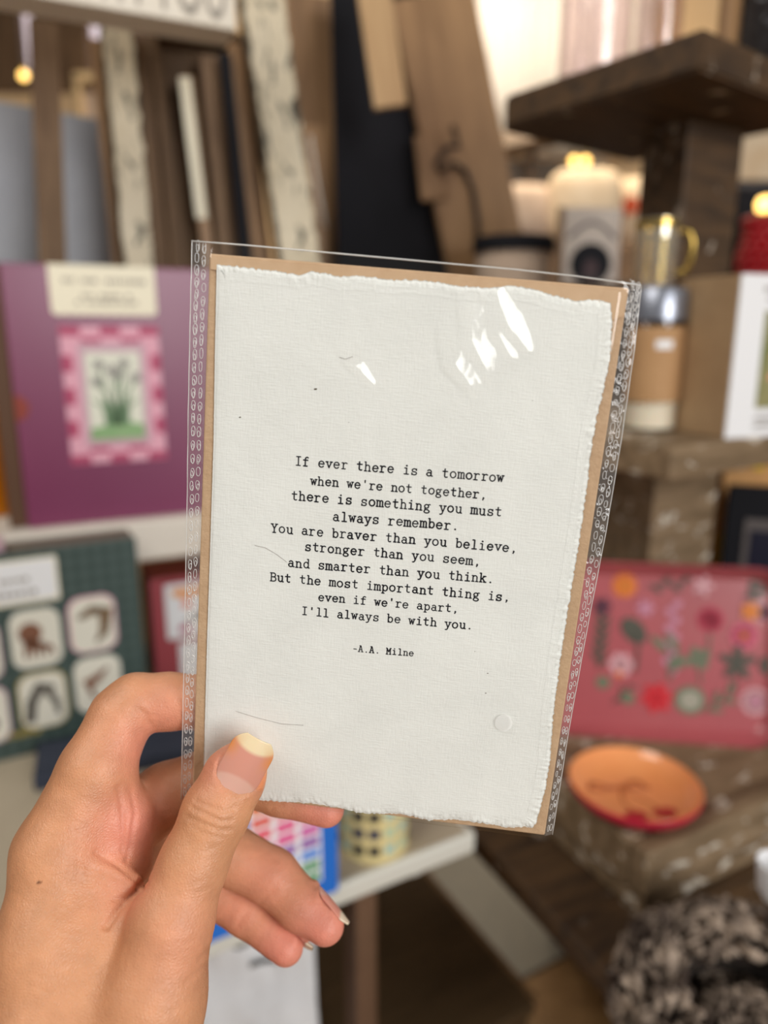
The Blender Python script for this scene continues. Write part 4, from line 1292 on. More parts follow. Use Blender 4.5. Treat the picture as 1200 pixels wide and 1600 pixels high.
# rings from the torn rim inwards: (inset mm, height above envelope mm, roughness)
for ins, hh, rg in ((0.0, 0.75, 0.10), (-0.05, 1.1, 0.15), (0.5, 1.45, 0.32), (1.1, 1.62, 0.34), (1.9, 1.58, 0.22), (3.0, CW, 0.05), (3.9, CW, 0.0)):
    rr_ = []
    for i, (x, y, nx_, ny_, left) in enumerate(pts):
        q = mnoise.noise(Vector((x * 1.1, y * 1.1, ins * 2))) * rg * (0.2 if left else 1.25)
        q += mnoise.noise(Vector((x * 0.28, y * 0.28, 5.5))) * rg * (0.0 if left else 1.1)
        # average normals for a tidy inset
        ax = sum(pts[(i + s) % n][2] for s in range(-9, 10)); ay = sum(pts[(i + s) % n][3] for s in range(-9, 10))
        l_ = math.hypot(ax, ay) or 1
        rr_.append(b.verts.new(cl(x - ax / l_ * ins, y - ay / l_ * ins, max(hh + q, 0.7))))
    ringsd.append(rr_)
for i in range(len(ringsd) - 1):
    for k in range(n):
        b.faces.new((ringsd[i][k], ringsd[i][(k + 1) % n], ringsd[i + 1][(k + 1) % n], ringsd[i + 1][k]))
# the flat middle of the sheet
mu_, mv_ = sum(p[0] for p in ol) / len(ol), sum(p[1] for p in ol) / len(ol)
fl_ = [b.verts.new(cl(mu_ + (x - mu_) * 0.965, mv_ + (y - mv_) * 0.975, CW - 0.04)) for x, y in ol]
cv_ = b.verts.new(cl(mu_, mv_, CW - 0.04))
for k in range(len(ol)): b.faces.new((fl_[k], fl_[(k + 1) % len(ol)], cv_))
b.normal_update()
for f_ in b.faces:
    if f_.normal.y > 0: f_.normal_flip()
m = mat('cotton_paper', srgb(226, 228, 224), 0.9, srgb(233, 235, 231), 40, spec=0.15)
# woven linen tooth of the paper
N, L = m.node_tree.nodes, m.node_tree.links
tc = N.new('ShaderNodeTexCoord')
hs = None
for st_, sc in (((1, 1, 0.16), 1900), ((0.16, 1, 1), 1900), ((1, 1, 1), 260)):
    mp = N.new('ShaderNodeMapping'); mp.inputs['Scale'].default_value = st_
    tx = N.new('ShaderNodeTexNoise'); tx.inputs['Scale'].default_value = sc; tx.inputs['Detail'].default_value = 2
    L.new(tc.outputs['Object'], mp.inputs[0]); L.new(mp.outputs[0], tx.inputs['Vector'])
    if hs is None: hs = tx.outputs['Fac']
    else:
        a_ = N.new('ShaderNodeMath'); a_.operation = 'ADD'; L.new(hs, a_.inputs[0]); L.new(tx.outputs['Fac'], a_.inputs[1]); hs = a_.outputs[0]
bp_ = N.new('ShaderNodeBump'); bp_.inputs['Strength'].default_value = 0.42; bp_.inputs['Distance'].default_value = 0.00022
L.new(hs, bp_.inputs['Height']); L.new(bp_.outputs[0], N['Principled BSDF'].inputs['Normal'])
M['cotton'] = m
gc = thing('greeting_card', 'white torn edge paper card printed with a typewritten verse', 'card')
gc.matrix_world = MC
po_ = obj('paper', b, M['cotton'], gc)
sm_ = np.ones(len(po_.data.polygons), bool); sm_[-len(ol):] = False
po_.data.polygons.foreach_set('use_smooth', sm_)
# specks and fibres in the paper
M['speck'] = mat('dark_fleck', srgb(84, 72, 56), 0.8)
M['fibre'] = mat('grey_fibre', srgb(150, 140, 134), 0.8)
b = bmesh.new()
for px, py, r in ((493, 608, 0.42), (375, 652, 0.30), (762, 1052, 0.22), (759, 1083, 0.22), (545, 660, 0.12), (742, 1018, 0.14), (832, 626, 0.12)):
    u_, v_ = uv(px, py, CW)
    vs = [b.verts.new(cl(u_ + r * 1.2 * math.cos(a), v_ + r * 0.6 * math.sin(a) - 0.2 * r * math.cos(a), CW + 0.02)) for a in [2 * PI * k / 10 for k in range(10)]]
    b.faces.new(vs)
bmesh.ops.recalc_face_normals(b, faces=b.faces[:])
obj('fleck', b, M['speck'], gc)
for pl in ([(398, 852), (415, 856), (432, 866), (448, 878)], [(530, 558), (540, 561), (551, 557)], [(368, 1111), (400, 1121), (440, 1131), (474, 1133)]):
    obj('fibre', tube([cl(*uv(x, y, CW), CW + 0.03) for x, y in pl], 0.00006, 5), M['fibre'], gc)

# ------------------------------------------------------------------ typewriter letters
def arc(cx, cy, rx, ry, a0, a1, n=16):
    return [(cx + rx * math.cos(math.radians(a0 + (a1 - a0) * k / n)), cy + ry * math.sin(math.radians(a0 + (a1 - a0) * k / n))) for k in range(n + 1)]


G = {
    'i': [[(1.8, 0), (8.4, 0)], [(5.1, 0), (5.1, 9.3), (2.2, 9.3)], ('dot', 5, 13)],
    'l': [[(1.8, 0), (8.4, 0)], [(5.1, 0), (5.1, 14), (2.2, 14)]],
    't': [[(4.2, 13), (4.2, 2.6)] + arc(6.6, 2.6, 2.4, 2.4, 180, 310, 8), [(1.2, 9.3), (8.2, 9.3)]],
    'h': [[(0.6, 14), (2.1, 14), (2.1, 0)], [(0.4, 0), (3.9, 0)], arc(5.1, 6.3, 3.0, 3.0, 180, 0, 12) + [(8.1, 0)], [(6.4, 0), (9.8, 0)]],
    'n': [[(0.6, 9.3), (2.1, 9.3), (2.1, 0)], [(0.4, 0), (3.9, 0)], arc(5.1, 6.3, 3.0, 3.0, 180, 0, 12) + [(8.1, 0)], [(6.4, 0), (9.8, 0)]],
    'm': [[(-0.2, 9.3), (1.0, 9.3), (1.0, 0)], [(-0.3, 0), (2.2, 0)], arc(3.1, 7.0, 2.1, 2.3, 180, 0, 10) + [(5.2, 0)], [(4.4, 0), (6.2, 0)], arc(7.2, 7.0, 2.0, 2.3, 180, 0, 10) + [(9.2, 0)], [(8.3, 0), (10.5, 0)]],
    'r': [[(0.8, 9.3), (3.1, 9.3), (3.1, 0)], [(0.8, 0), (6.2, 0)], arc(6.6, 5.6, 3.5, 3.8, 180, 52, 12)],
    'e': [[(1.0, 5.0), (9.0, 5.0)] + arc(5.0, 4.7, 4.0, 4.7, 4, 322, 26)],
    'o': [arc(5, 4.7, 4.1, 4.7, 0, 360, 28)],
    'a': [arc(4.6, 6.4, 2.9, 3.0, 150, 0, 12) + [(7.5, 1.2), (8.2, 0.2), (9.6, 0.2)], arc(4.3, 2.7, 3.2, 2.7, 0, 360, 22)],
    's': [arc(5.0, 6.9, 3.2, 2.4, 25, 270, 16) + arc(5.0, 2.3, 3.5, 2.4, 90, -155, 16), [(8.2, 9.3), (8.2, 6.9)], [(1.6, 0), (1.6, 2.6)]],
    'u': [[(0.4, 9.3), (2.0, 9.3)] + arc(5.0, 3.2, 3.0, 3.2, 180, 360, 12)[:], [(6.2, 9.3), (8.0, 9.3), (8.0, 0), (9.7, 0)]],
    'y': [[(1.6, 9.3), (5.1, 0.6)], [(8.6, 9.3), (4.6, -2.4), (3.4, -3.8), (1.4, -3.8)], [(0.0, 9.3), (3.4, 9.3)], [(6.6, 9.3), (10.0, 9.3)]],
    'v': [[(1.5, 9.3), (5.0, 0.2), (8.5, 9.3)], [(0.0, 9.3), (3.3, 9.3)], [(6.7, 9.3), (10.0, 9.3)]],
    'w': [[(1.0, 9.3), (3.0, 0.2), (5.0, 8.0), (7.0, 0.2), (9.0, 9.3)], [(-0.4, 9.3), (2.6, 9.3)], [(7.4, 9.3), (10.4, 9.3)]],
    'b': [[(0.4, 14), (2.0, 14), (2.0, 0)], arc(5.4, 4.6, 3.5, 4.6, 0, 360, 24)],
    'd': [[(6.4, 14), (8.0, 14), (8.0, 0), (9.7, 0)], arc(4.6, 4.6, 3.5, 4.6, 0, 360, 24)],
    'p': [[(0.4, 9.3), (2.0, 9.3), (2.0, -4)], [(0.3, -4), (4.0, -4)], arc(5.4, 4.6, 3.5, 4.6, 0, 360, 24)],
    'g': [arc(4.4, 6.3, 3.0, 2.9, 0, 360, 20), [(6.6, 8.4), (8.0, 9.3), (9.6, 9.2)], [(2.6, 4.2), (1.9, 2.7), (2.8, 1.3), (6.8, 1.0)] + arc(4.9, -1.6, 3.9, 2.4, 60, -180, 16) + [(2.2, 0.6), (3.0, 1.2)]],
    'k': [[(0.4, 14), (2.0, 14), (2.0, 0)], [(0.4, 0), (3.6, 0)], [(2.1, 3.8), (7.6, 9.3)], [(4.3, 5.8), (8.3, 0)], [(5.8, 9.3), (9.2, 9.3)], [(6.4, 0), (9.9, 0)]],
    'f': [[(4.0, 0), (4.0, 10.6)] + arc(6.6, 10.8, 2.6, 3.0, 180, 50, 10), [(1.2, 9.3), (7.8, 9.3)], [(1.4, 0), (7.0, 0)]],
    'I': [[(1.9, 0), (8.1, 0)], [(1.9, 13.6), (8.1, 13.6)], [(5, 0), (5, 13.6)]],
    'Y': [[(1.4, 13.6), (5, 6.6), (8.6, 13.6)], [(5, 6.6), (5, 0)], [(2.8, 0), (7.2, 0)], [(0, 13.6), (3.2, 13.6)], [(6.8, 13.6), (10, 13.6)]],
    'B': [[(2.0, 0), (2.0, 13.6)], [(0.4, 13.6), (5.6, 13.6)] + arc(5.6, 10.4, 3.0, 3.2, 90, -90, 10) + [(2.0, 7.2)], [(5.6, 7.2)] + arc(5.8, 3.6, 3.6, 3.6, 90, -90, 10) + [(0.4, 0)]],
    'A': [[(1.4, 0), (4.6, 13.6), (5.4, 13.6), (8.6, 0)], [(2.6, 4.8), (7.4, 4.8)], [(0, 0), (3.2, 0)], [(6.8, 0), (10, 0)], [(2.8, 13.6), (5, 13.6)]],
    'M': [[(1.6, 0), (1.6, 13.6), (5, 5.4), (8.4, 13.6), (8.4, 0)], [(0, 0), (3.4, 0)], [(6.6, 0), (10, 0)], [(0, 13.6), (1.6, 13.6)], [(8.4, 13.6), (10, 13.6)]],
    '.': [('dot', 5, 0.9)],
    ',': [('dot', 5.2, 0.9), [(5.7, 0.6), (4.4, -2.2)]],
    "'": [[(5, 14.2), (5, 10.6)], [(5.3, 14.2), (5.05, 11.5)]],
    '-': [[(2.2, 5.6), (7.8, 5.6)]],
}
TL = [("If ever there is a tomorrow", (461.2, 726.7), (785.8, 753.0)), ("when we're not together,", (485.0, 757.0), (756.5, 779.0)),
      ("there is something you must", (455.0, 780.6), (782.5, 806.6)), ("always remember.", (520.3, 813.2), (712.5, 828.0)),
      ("You are braver than you believe,", (423.8, 831.2), (803.5, 862.6)), ("stronger than you seem,", (476.3, 860.1), (746.5, 883.0)),
      ("and smarter than you think.", (450.2, 885.1), (767.5, 910.7)), ("But the most important thing is,", (422.0, 907.4), (792.5, 939.2)),
      ("even if we're apart,", (497.2, 938.2), (712.5, 956.6)), ("I'll always be with you.", (471.5, 960.3), (734.8, 983.2)),
      ("-A.A. Milne", (551.0, 1017.5), (645.5, 1025.2))]
M['typeink'] = mat('type_ink', srgb(28, 28, 36), 0.7, spec=0.2)


def type_line(s, p0, p1):
    b_ = bmesh.new()
    u0, v0 = uv(*p0, CW); u1, v1 = uv(*p1, CW)
    d = Vector((u1 - u0, v1 - v0)); ln = d.length; d.normalize()
    nrm_ = Vector((d.y, -d.x))          # up on the card is -v
    last = 6.6 if s[-1] in '.,' else 9.6
    un = ln / ((len(s) - 1) * 12.0 + last - 0.4)
    hw = 1.02

    def P(x, y):
        q_ = Vector((u0, v0)) + d * (x * un) + nrm_ * (y * un)
        return cl(q_.x, q_.y, CW + 0.03)

    def quad(a, c, h):
        e = Vector((c[0] - a[0], c[1] - a[1])); l_ = e.length
        if l_ < 1e-6: return
        e /= l_; m_ = Vector((-e.y, e.x)) * h
        b_.faces.new([b_.verts.new(P(*q)) for q in ((a[0] - m_.x, a[1] - m_.y), (c[0] - m_.x, c[1] - m_.y), (c[0] + m_.x, c[1] + m_.y), (a[0] + m_.x, a[1] + m_.y))])

    def disc(c, r, n_=8):
        b_.faces.new([b_.verts.new(P(c[0] + r * math.cos(2 * PI * k / n_), c[1] + r * math.sin(2 * PI * k / n_))) for k in range(n_)])
    for i, ch in enumerate(s):
        if ch == ' ': continue
        jx, jy = random.uniform(-0.3, 0.3), random.uniform(-0.35, 0.35)
        h = hw * random.uniform(0.88, 1.12)
        ox, oy = 12.0 * i + jx, jy
        for st_ in G[ch]:
            if st_[0] == 'dot':
                disc((st_[1] + ox, st_[2] + oy), 1.45, 12); continue
            q_ = [(x + ox, y + oy) for x, y in st_]
            for k in range(len(q_) - 1): quad(q_[k], q_[k + 1], h)
            for k in range(len(q_)): disc(q_[k], h)
    bmesh.ops.recalc_face_normals(b_, faces=b_.faces[:])
    return b_


for s, p0, p1 in TL:
    obj('attribution_line' if s[0] == '-' else 'verse_line', type_line(s, p0, p1), M['typeink'], gc)

# clear sleeve
M['film'] = film('sleeve_film', 0.008, 0.075, (0.992, 0.99, 0.985, 1), bump=0.10, bscale=55)
M['seal'] = film('sleeve_seal', 0.03, 0.12, (0.96, 0.94, 0.92, 1), bump=0.35, bscale=300, white=0.07)
M['bead'] = film('seal_bead', 0.25, 0.15, (0.95, 0.93, 0.9, 1), white=0.5)
sl = thing('clear_sleeve', 'clear plastic sleeve with embossed side seams around card and envelope', 'sleeve')
sl.matrix_world = MC
le = [(300, 377), (297, 500), (294, 640), (292, 800), (289, 950), (286, 1100), (283, 1256)]
re_ = [(1002, 447), (992, 540), (972, 680), (947, 830), (917, 985), (889, 1140), (863, 1304)]
lu = [uv(*p) for p in le]; ru = [uv(*p) for p in re_]


def edge(lst, f):
    x = f * (len(lst) - 1); i = min(int(x), len(lst) - 2); k = x - i
    return lst[i][0] * (1 - k) + lst[i + 1][0] * k, lst[i][1] * (1 - k) + lst[i + 1][1] * k


IL, IR = 0.0, EWid                       # inner borders of the seams (the envelope's edges)
# wrinkles: (axis start px, axis end px, half width mm, slope)
WR = [((700, 500), (752, 612), 3.4, 0.30), ((732, 450), (775, 595), 3.0, 0.28), ((768, 468), (806, 566), 2.0, 0.31), ((772, 440), (832, 552), 2.2, 0.33), ((533, 530), (590, 602), 1.5, 0.48)]
WRm = [(Vector(uv(*a)), Vector(uv(*c)), hw, sl_) for a, c, hw, sl_ in WR]


def wrinkle(u, v):
    h = 0.0
    p = Vector((u, v))
    for a, c, hw, s_ in WRm:
        ax = (c - a); ln = ax.length; ax = ax / ln
        r_ = p - a; x = r_.dot(ax) / ln; y = r_.dot(Vector((-ax.y, ax.x))) + 0.2 * mnoise.noise(Vector((u * 0.22, v * 0.22, 3.1))) + 0.12 * mnoise.noise(Vector((u * 0.9, v * 0.5, 7.7)))
        env = math.exp(-((x - 0.5) / 0.52) ** 8)
        k = hw * (0.45 + 0.8 * max(0.0, 1 - abs(x - 0.5) * 1.6))
        # a ridge: gentle face on one side, short face on the other
        if -k < y < k: f = (y + k) * s_
        elif k <= y < 1.8 * k: f = 2 * k * s_ * (1 - (y - k) / (0.8 * k))
        else: f = 0
        h += f * env * 0.8
    return h


NU, NV = 260, 330
vg, fg = [], []
for j in range(NV + 1):
    f = j / NV
    for i in range(NU + 1):
        g = i / NU
        u = -0.2 + (EWid + 0.4) * g
        v = -2.6 + (EHt + 3.2) * f
        base_ = 2.15 * min(1, g * 90 + 0.4, (1 - g) * 26 + 0.35) * min(1, f * 30 + 0.25, (1 - f) * 90 + 0.6)
        base_ = max(base_, 0.75)
        wv = 0.16 * mnoise.noise(Vector((u * 0.035, v * 0.03, 1.0))) + 0.05 * mnoise.noise(Vector((u * 0.16, v * 0.10, 4.0)))
        vg.append(cl(u, v, base_ + 0.15 + wv + wrinkle(u, v)))
for j in range(NV):
    for i in range(NU):
        a = j * (NU + 1) + i
        fg.append((a, a + 1, a + NU + 2, a + NU + 1))
obj('front_sheet', (vg, fg), M['film'], sl, smooth=True)
vg, fg = [], []
for j in range(41):
    for i in range(31):
        u = -0.2 + (EWid + 0.4) * i / 30; v = -3.4 + (EHt + 4.0) * j / 40
        vg.append(cl(u, v, -1.1 + 0.15 * mnoise.noise(Vector((u * 0.05, v * 0.05, 8)))))
for j in range(40):
    for i in range(30):
        a = j * 31 + i
        fg.append((a, a + 1, a + 32, a + 31))
obj('back_sheet', (vg, fg), M['film'], sl, smooth=True)
# folded lip along the top
pl = [cl(*uv(x, y), 0.4 + 0.2 * math.sin(x * 0.05)) for x, y in ((300, 377), (380, 383), (470, 391), (580, 401), (700, 412), (800, 421), (900, 432), (960, 440), (1001, 446))]
obj('top_lip', tube(pl, 0.00022, 6), M['bead'], sl, smooth=True)
# side seams
for nm, side in (('left_seam', 0), ('right_seam', 1)):
    vg, fg = [], []
    NVs = 220
    for j in range(NVs + 1):
        f = j / NVs
        eu, ev = edge(lu if side == 0 else ru, f)
        inner = IL if side == 0 else IR
        iv = -2.6 + (EHt + 3.0) * f
        for i in range(7):
            g = i / 6
            u = inner + (eu - inner) * g; v = iv + (ev - iv) * g
            vg.append(cl(u, v, 0.2 - 0.3 * g + 0.35 * mnoise.noise(Vector((u * 0.3, v * 0.12, 2.0 + side))) * g))
    for j in range(NVs):
        for i in range(6):
            a = j * 7 + i
            q = (a, a + 1, a + 8, a + 7)
            fg.append(q if side == 1 else q[::-1])
    so = obj('side_seam', (vg, fg), M['seal'], sl, smooth=True)
    b = bmesh.new()
    rows = 44 if side == 0 else 48
    for r in range(rows):
        f = (r + 0.4) / rows
        eu, ev = edge(lu if side == 0 else ru, f)
        inner = IL if side == 0 else IR
        iv = -2.6 + (EHt + 3.0) * f
        wd = abs(eu - inner)
        for col_ in (0.30, 0.68):
            if wd < 2.2 and col_ > 0.5: continue
            for sub in range(2 if random.random() < 0.75 else 1):
                cu_ = inner + (eu - inner) * (col_ + random.uniform(-0.03, 0.03)); cv_ = iv + (ev - iv) * col_ + (sub - 0.5) * 0.7
                rx_ = min(0.62, wd * 0.15) * random.uniform(0.75, 1.05) * (1 if sub == 0 else 0.62); ry_ = random.uniform(1.15, 1.6) * (1 if sub == 0 else 0.7)
                if side: rx_ *= random.uniform(0.8, 1.25); ry_ *= random.uniform(0.65, 1.0)
                pp = []
                for k in range(14):
                    a = 2 * PI * k / 14
                    pp.append(cl(cu_ + rx_ * math.copysign(abs(math.cos(a)) ** 0.7, math.cos(a)) + random.uniform(-0.05, 0.05), cv_ + ry_ * math.sin(a), 0.25))
                tube(pp, 0.00010, 4, bm=b, closed=True)
    # rolled outer rim of the seam
    tube([cl(*edge(lu if side == 0 else ru, k / 60), -0.05 + 0.1 * math.sin(k * 1.3)) for k in range(61)], 0.00013, 5, bm=b)
    obj('seam_emboss', b, M['bead'], so, smooth=True)
u_, v_ = uv(787, 1128, CW)
b = bmesh.new()
vs = [b.verts.new(cl(u_ + 2.75 * math.cos(a), v_ + 2.9 * math.sin(a), 2.45)) for a in [2 * PI * k / 36 for k in range(36)]]
b.faces.new(vs)
bmesh.ops.recalc_face_normals(b, faces=b.faces[:])
obj('round_sticker', b, film('clear_sticker', 0.03, 0.2, (1, 1, 1, 1), white=0.35), sl)

# ------------------------------------------------------------------ the hand
def J(px, py, z, rpx):
    a = ((px - 600) / F * z, (py - 800) / F * z, z)
    return np.array(a), rpx * z / F


HV = 0.75                               # voxel, mm
lo_ = np.array([-150.0, 48.0, 180.0]); hi_ = np.array([-8.0, 262.0, 316.0])
dims = np.ceil((hi_ - lo_) / HV).astype(int)
gx_, gy_, gz_ = (lo_[i] + HV * np.arange(dims[i]) for i in range(3))
BIG = 40.0


def capsule(field, A, B, k):
    """smooth union of a tapered capsule into field"""
    (a, ra), (c, rb_) = A, B
    mn = np.minimum(a - ra, c - rb_) - 9.0; mx = np.maximum(a + ra, c + rb_) + 9.0
    i0 = np.clip(((mn - lo_) / HV).astype(int), 0, dims); i1 = np.clip(((mx - lo_) / HV).astype(int) + 2, 0, dims)
    if np.any(i1 <= i0): return
    X = gx_[i0[0]:i1[0]][:, None, None]; Y = gy_[i0[1]:i1[1]][None, :, None]; Z = gz_[i0[2]:i1[2]][None, None, :]
    d = c - a; dd = float(d @ d)
    tt = np.clip(((X - a[0]) * d[0] + (Y - a[1]) * d[1] + (Z - a[2]) * d[2]) / dd, 0, 1)
    dist = np.sqrt((X - a[0] - tt * d[0]) ** 2 + (Y - a[1] - tt * d[1]) ** 2 + (Z - a[2] - tt * d[2]) ** 2) - (ra + (rb_ - ra) * tt)
    sub = field[i0[0]:i1[0], i0[1]:i1[1], i0[2]:i1[2]]
    hh_ = np.clip(0.5 + 0.5 * (dist - sub) / k, 0, 1)
    sub[...] = dist * (1 - hh_) + sub * hh_ - k * hh_ * (1 - hh_)


def smin(a, c, k):
    h = np.clip(0.5 + 0.5 * (c - a) / k, 0, 1)
    return c * (1 - h) + a * h - k * h * (1 - h)


def newfield():
    return np.full(tuple(dims), BIG, np.float32)


def chain(js, k):
    f = newfield()
    for i in range(len(js) - 1): capsule(f, js[i], js[i + 1], k)
    return f


index = [J(92, 1330, 238, 66), J(150, 1205, 244, 57), J(190, 1120, 251, 48), J(212, 1099, 253, 45), J(262, 1096, 255.5, 43), J(340, 1097, 256, 42), J(428, 1100, 256, 35)]
middle = [J(150, 1320, 256, 58), J(260, 1243, 262, 49), J(345, 1206, 265, 43), J(440, 1237, 263, 36), J(510, 1264, 261, 28)]
ring = [J(178, 1350, 273, 56), J(340, 1326, 279, 47), J(425, 1370, 276, 41), J(470, 1415, 272, 37), J(508, 1446, 268, 30)]
pinky = [J(200, 1395, 285, 48), J(330, 1390, 284, 38), J(385, 1425, 280, 34), J(447, 1481, 273, 27)]
thumb = [J(386, 1184, 236.8, 32), J(368, 1212, 236.2, 47), J(338, 1268, 233, 51), J(302, 1350, 229, 52), J(268, 1440, 225, 64), J(236, 1560, 222, 84), J(214, 1660, 219, 96), J(180, 1800, 214, 110)]
palm = newfield()
for a, c in (([J(92, 1335, 238, 66), J(82, 1480, 230, 82)]), ([J(82, 1480, 230, 82), J(84, 1640, 222, 108)]),
             ([J(140, 1330, 256, 58), J(130, 1640, 246, 95)]), ([J(170, 1350, 272, 56), J(150, 1640, 258, 95)]), ([J(195, 1395, 284, 48), J(170, 1640, 266, 90)]),
             ([J(84, 1640, 222, 108), J(110, 1850, 214, 130)]), ([J(150, 1640, 258, 95), J(130, 1850, 240, 120)]),
             ([J(110, 1850, 214, 130), J(96, 2030, 208, 140)]), ([J(130, 1850, 240, 120), J(110, 2030, 232, 132)])):
    capsule(palm, a, c, 7.0)
web = newfield()
for a, c in (([J(105, 1400, 236, 58), J(190, 1450, 231, 52)]), ([J(110, 1470, 231, 66), J(215, 1530, 226, 66)]), ([J(130, 1355, 236, 44), J(205, 1384, 233, 19)]), ([J(130, 1560, 226, 90), J(200, 1600, 223, 90)])):
    capsule(web, a, c, 5.0)
palm = smin(palm, web, 4.0)
# heel of the palm behind the thumb
for a, c in (([J(200, 1480, 262, 60), J(190, 1640, 244, 90)]),):
    capsule(palm, a, c, 7.0)
pad = chain([J(160, 1225, 247, 48), J(188, 1280, 246, 48), J(192, 1345, 246, 46)], 3.0)
palm = smin(palm, pad, 5.0)
hand = smin(chain(thumb, 3.0), palm, 2.6)
for fj, kk in ((index, 5.0), (middle, 4.0), (ring, 4.0), (pinky, 4.0)):
    hand = np.minimum(hand, smin(chain(fj, 2.5), palm, kk))

# surface nets
inside = hand < 0
nx_, ny_, nz_ = dims
mask = np.zeros((nx_ - 1, ny_ - 1, nz_ - 1), np.uint8)
for dx in (0, 1):
    for dy in (0, 1):
        for dz in (0, 1):
            mask += inside[dx:nx_ - 1 + dx, dy:ny_ - 1 + dy, dz:nz_ - 1 + dz]
active = (mask > 0) & (mask < 8)
ci = np.argwhere(active)
vid = np.full(mask.shape, -1, np.int32); vid[active] = np.arange(len(ci))
acc = np.zeros((len(ci), 3)); cnt = np.zeros(len(ci))
cor = [(0, 0, 0), (1, 0, 0), (0, 1, 0), (1, 1, 0), (0, 0, 1), (1, 0, 1), (0, 1, 1), (1, 1, 1)]
for a in range(8):
    for ax in range(3):
        if cor[a][ax] == 1: continue
        bco = list(cor[a]); bco[ax] = 1
        va = hand[ci[:, 0] + cor[a][0], ci[:, 1] + cor[a][1], ci[:, 2] + cor[a][2]].astype(float)
        vb = hand[ci[:, 0] + bco[0], ci[:, 1] + bco[1], ci[:, 2] + bco[2]].astype(float)
        cr = (va < 0) != (vb < 0)
        tt = np.where(cr, va / np.where(cr, va - vb, 1), 0)
        pos = np.tile(np.array(cor[a], float), (len(ci), 1)); pos[:, ax] += tt
        acc += pos * cr[:, None]; cnt += cr
HVt = lo_ + HV * (ci + acc / cnt[:, None])
quads = []
for ax in range(3):
    s0 = [slice(None)] * 3; s1 = [slice(None)] * 3
    s0[ax] = slice(0, -1); s1[ax] = slice(1, None)
    A_, B_ = inside[tuple(s0)], inside[tuple(s1)]
    e = np.argwhere(A_ != B_)
    o1, o2 = (ax + 1) % 3, (ax + 2) % 3
    ok = (e[:, o1] > 0) & (e[:, o2] > 0) & (e[:, o1] < dims[o1] - 1) & (e[:, o2] < dims[o2] - 1)
    e = e[ok]
    fl = A_[tuple(e.T)]
    cs = []
    for d1, d2 in ((-1, -1), (0, -1), (0, 0), (-1, 0)):
        q = e.copy(); q[:, o1] += d1; q[:, o2] += d2
        cs.append(vid[tuple(q.T)])
    cs = np.stack(cs, 1)
    cs[~fl] = cs[~fl][:, ::-1]
    quads.append(cs)
quads = np.concatenate(quads)
quads = quads[(quads >= 0).all(1)]
# light smoothing
eu_ = np.concatenate([quads[:, [0, 1]], quads[:, [1, 2]], quads[:, [2, 3]], quads[:, [3, 0]]])


def lap(Vv, it, lam):
    for k in range(it):
        s_ = np.zeros_like(Vv); n__ = np.zeros(len(Vv))
        np.add.at(s_, eu_[:, 0], Vv[eu_[:, 1]]); np.add.at(n__, eu_[:, 0], 1)
        np.add.at(s_, eu_[:, 1], Vv[eu_[:, 0]]); np.add.at(n__, eu_[:, 1], 1)
        Vv = Vv + lam * (s_ / np.maximum(n__, 1)[:, None] - Vv)
    return Vv


HVt = lap(HVt, 4, 0.5)


def normals(Vv):
    nq = np.cross(Vv[quads[:, 2]] - Vv[quads[:, 0]], Vv[quads[:, 3]] - Vv[quads[:, 1]])
    vn = np.zeros_like(Vv)
    for k in range(4): np.add.at(vn, quads[:, k], nq)
    return vn / np.maximum(np.linalg.norm(vn, axis=1), 1e-9)[:, None]


VN = normals(HVt)
if np.mean((HVt - HVt.mean(0) * 1.0)[:, 0] * VN[:, 0]) < 0:
    quads = quads[:, ::-1]; VN = -VN
px_ = HVt[:, 0] / HVt[:, 2] * F + 600; py_ = HVt[:, 1] / HVt[:, 2] * F + 800
front = VN[:, 2] < 0.25


def seg_d(pl):
    best = np.full(len(px_), 1e9)
    for i in range(len(pl) - 1):
        a = np.array(pl[i], float); c = np.array(pl[i + 1], float); d = c - a
        tt = np.clip(((px_ - a[0]) * d[0] + (py_ - a[1]) * d[1]) / (d @ d), 0, 1)
        best = np.minimum(best, np.hypot(px_ - a[0] - tt * d[0], py_ - a[1] - tt * d[1]))
    return best


disp = np.zeros(len(HVt))
# skin folds: (line, depth mm, width px, nearest depth, farthest depth)
CR = [([(300, 1262), (322, 1272), (345, 1284), (362, 1282)], 0.55, 4, 0, 232), ([(292, 1276), (320, 1289), (345, 1298), (360, 1296)], 0.6, 4, 0, 232), ([(306, 1252), (330, 1262), (352, 1268), (366, 1262)], 0.4, 4, 0, 232),
      ([(300, 1290), (322, 1303), (345, 1308)], 0.35, 4, 0, 232),
      ([(224, 1378), (205, 1398), (184, 1420), (166, 1448)], 1.6, 6, 0, 240), ([(218, 1388), (196, 1402), (178, 1406)], 0.8, 4, 0, 240),
      ([(150, 1332), (185, 1352), (220, 1380)], 0.7, 5, 0, 245), ([(120, 1350), (160, 1362), (195, 1378)], 0.35, 4, 0, 245), ([(100, 1378), (140, 1380), (180, 1390)], 0.25, 4, 0, 245), ([(108, 1365), (150, 1368), (185, 1382)], 0.22, 3, 0, 245),
      ([(185, 1230), (192, 1270), (192, 1330)], 0.6, 4, 0, 255), ([(205, 1232), (212, 1270), (198, 1345)], 0.5, 4, 0, 255),
      ([(105, 1205), (140, 1186), (175, 1190), (200, 1200)], -0.25, 10, 0, 245),
      ([(233, 1132), (228, 1118), (215, 1108)], 0.6, 5, 0, 255),
      ([(332, 1478), (322, 1492), (312, 1500)], 0.4, 4, 0, 240), ([(331, 1500), (310, 1518), (290, 1535)], 0.35, 4, 0, 240),
      ([(408, 1408), (418, 1398), (426, 1390)], 0.3, 5, 250, 300), ([(372, 1446), (377, 1436), (384, 1428)], 0.3, 5, 250, 300), ([(425, 1262), (440, 1254)], 0.4, 4, 240, 300)]
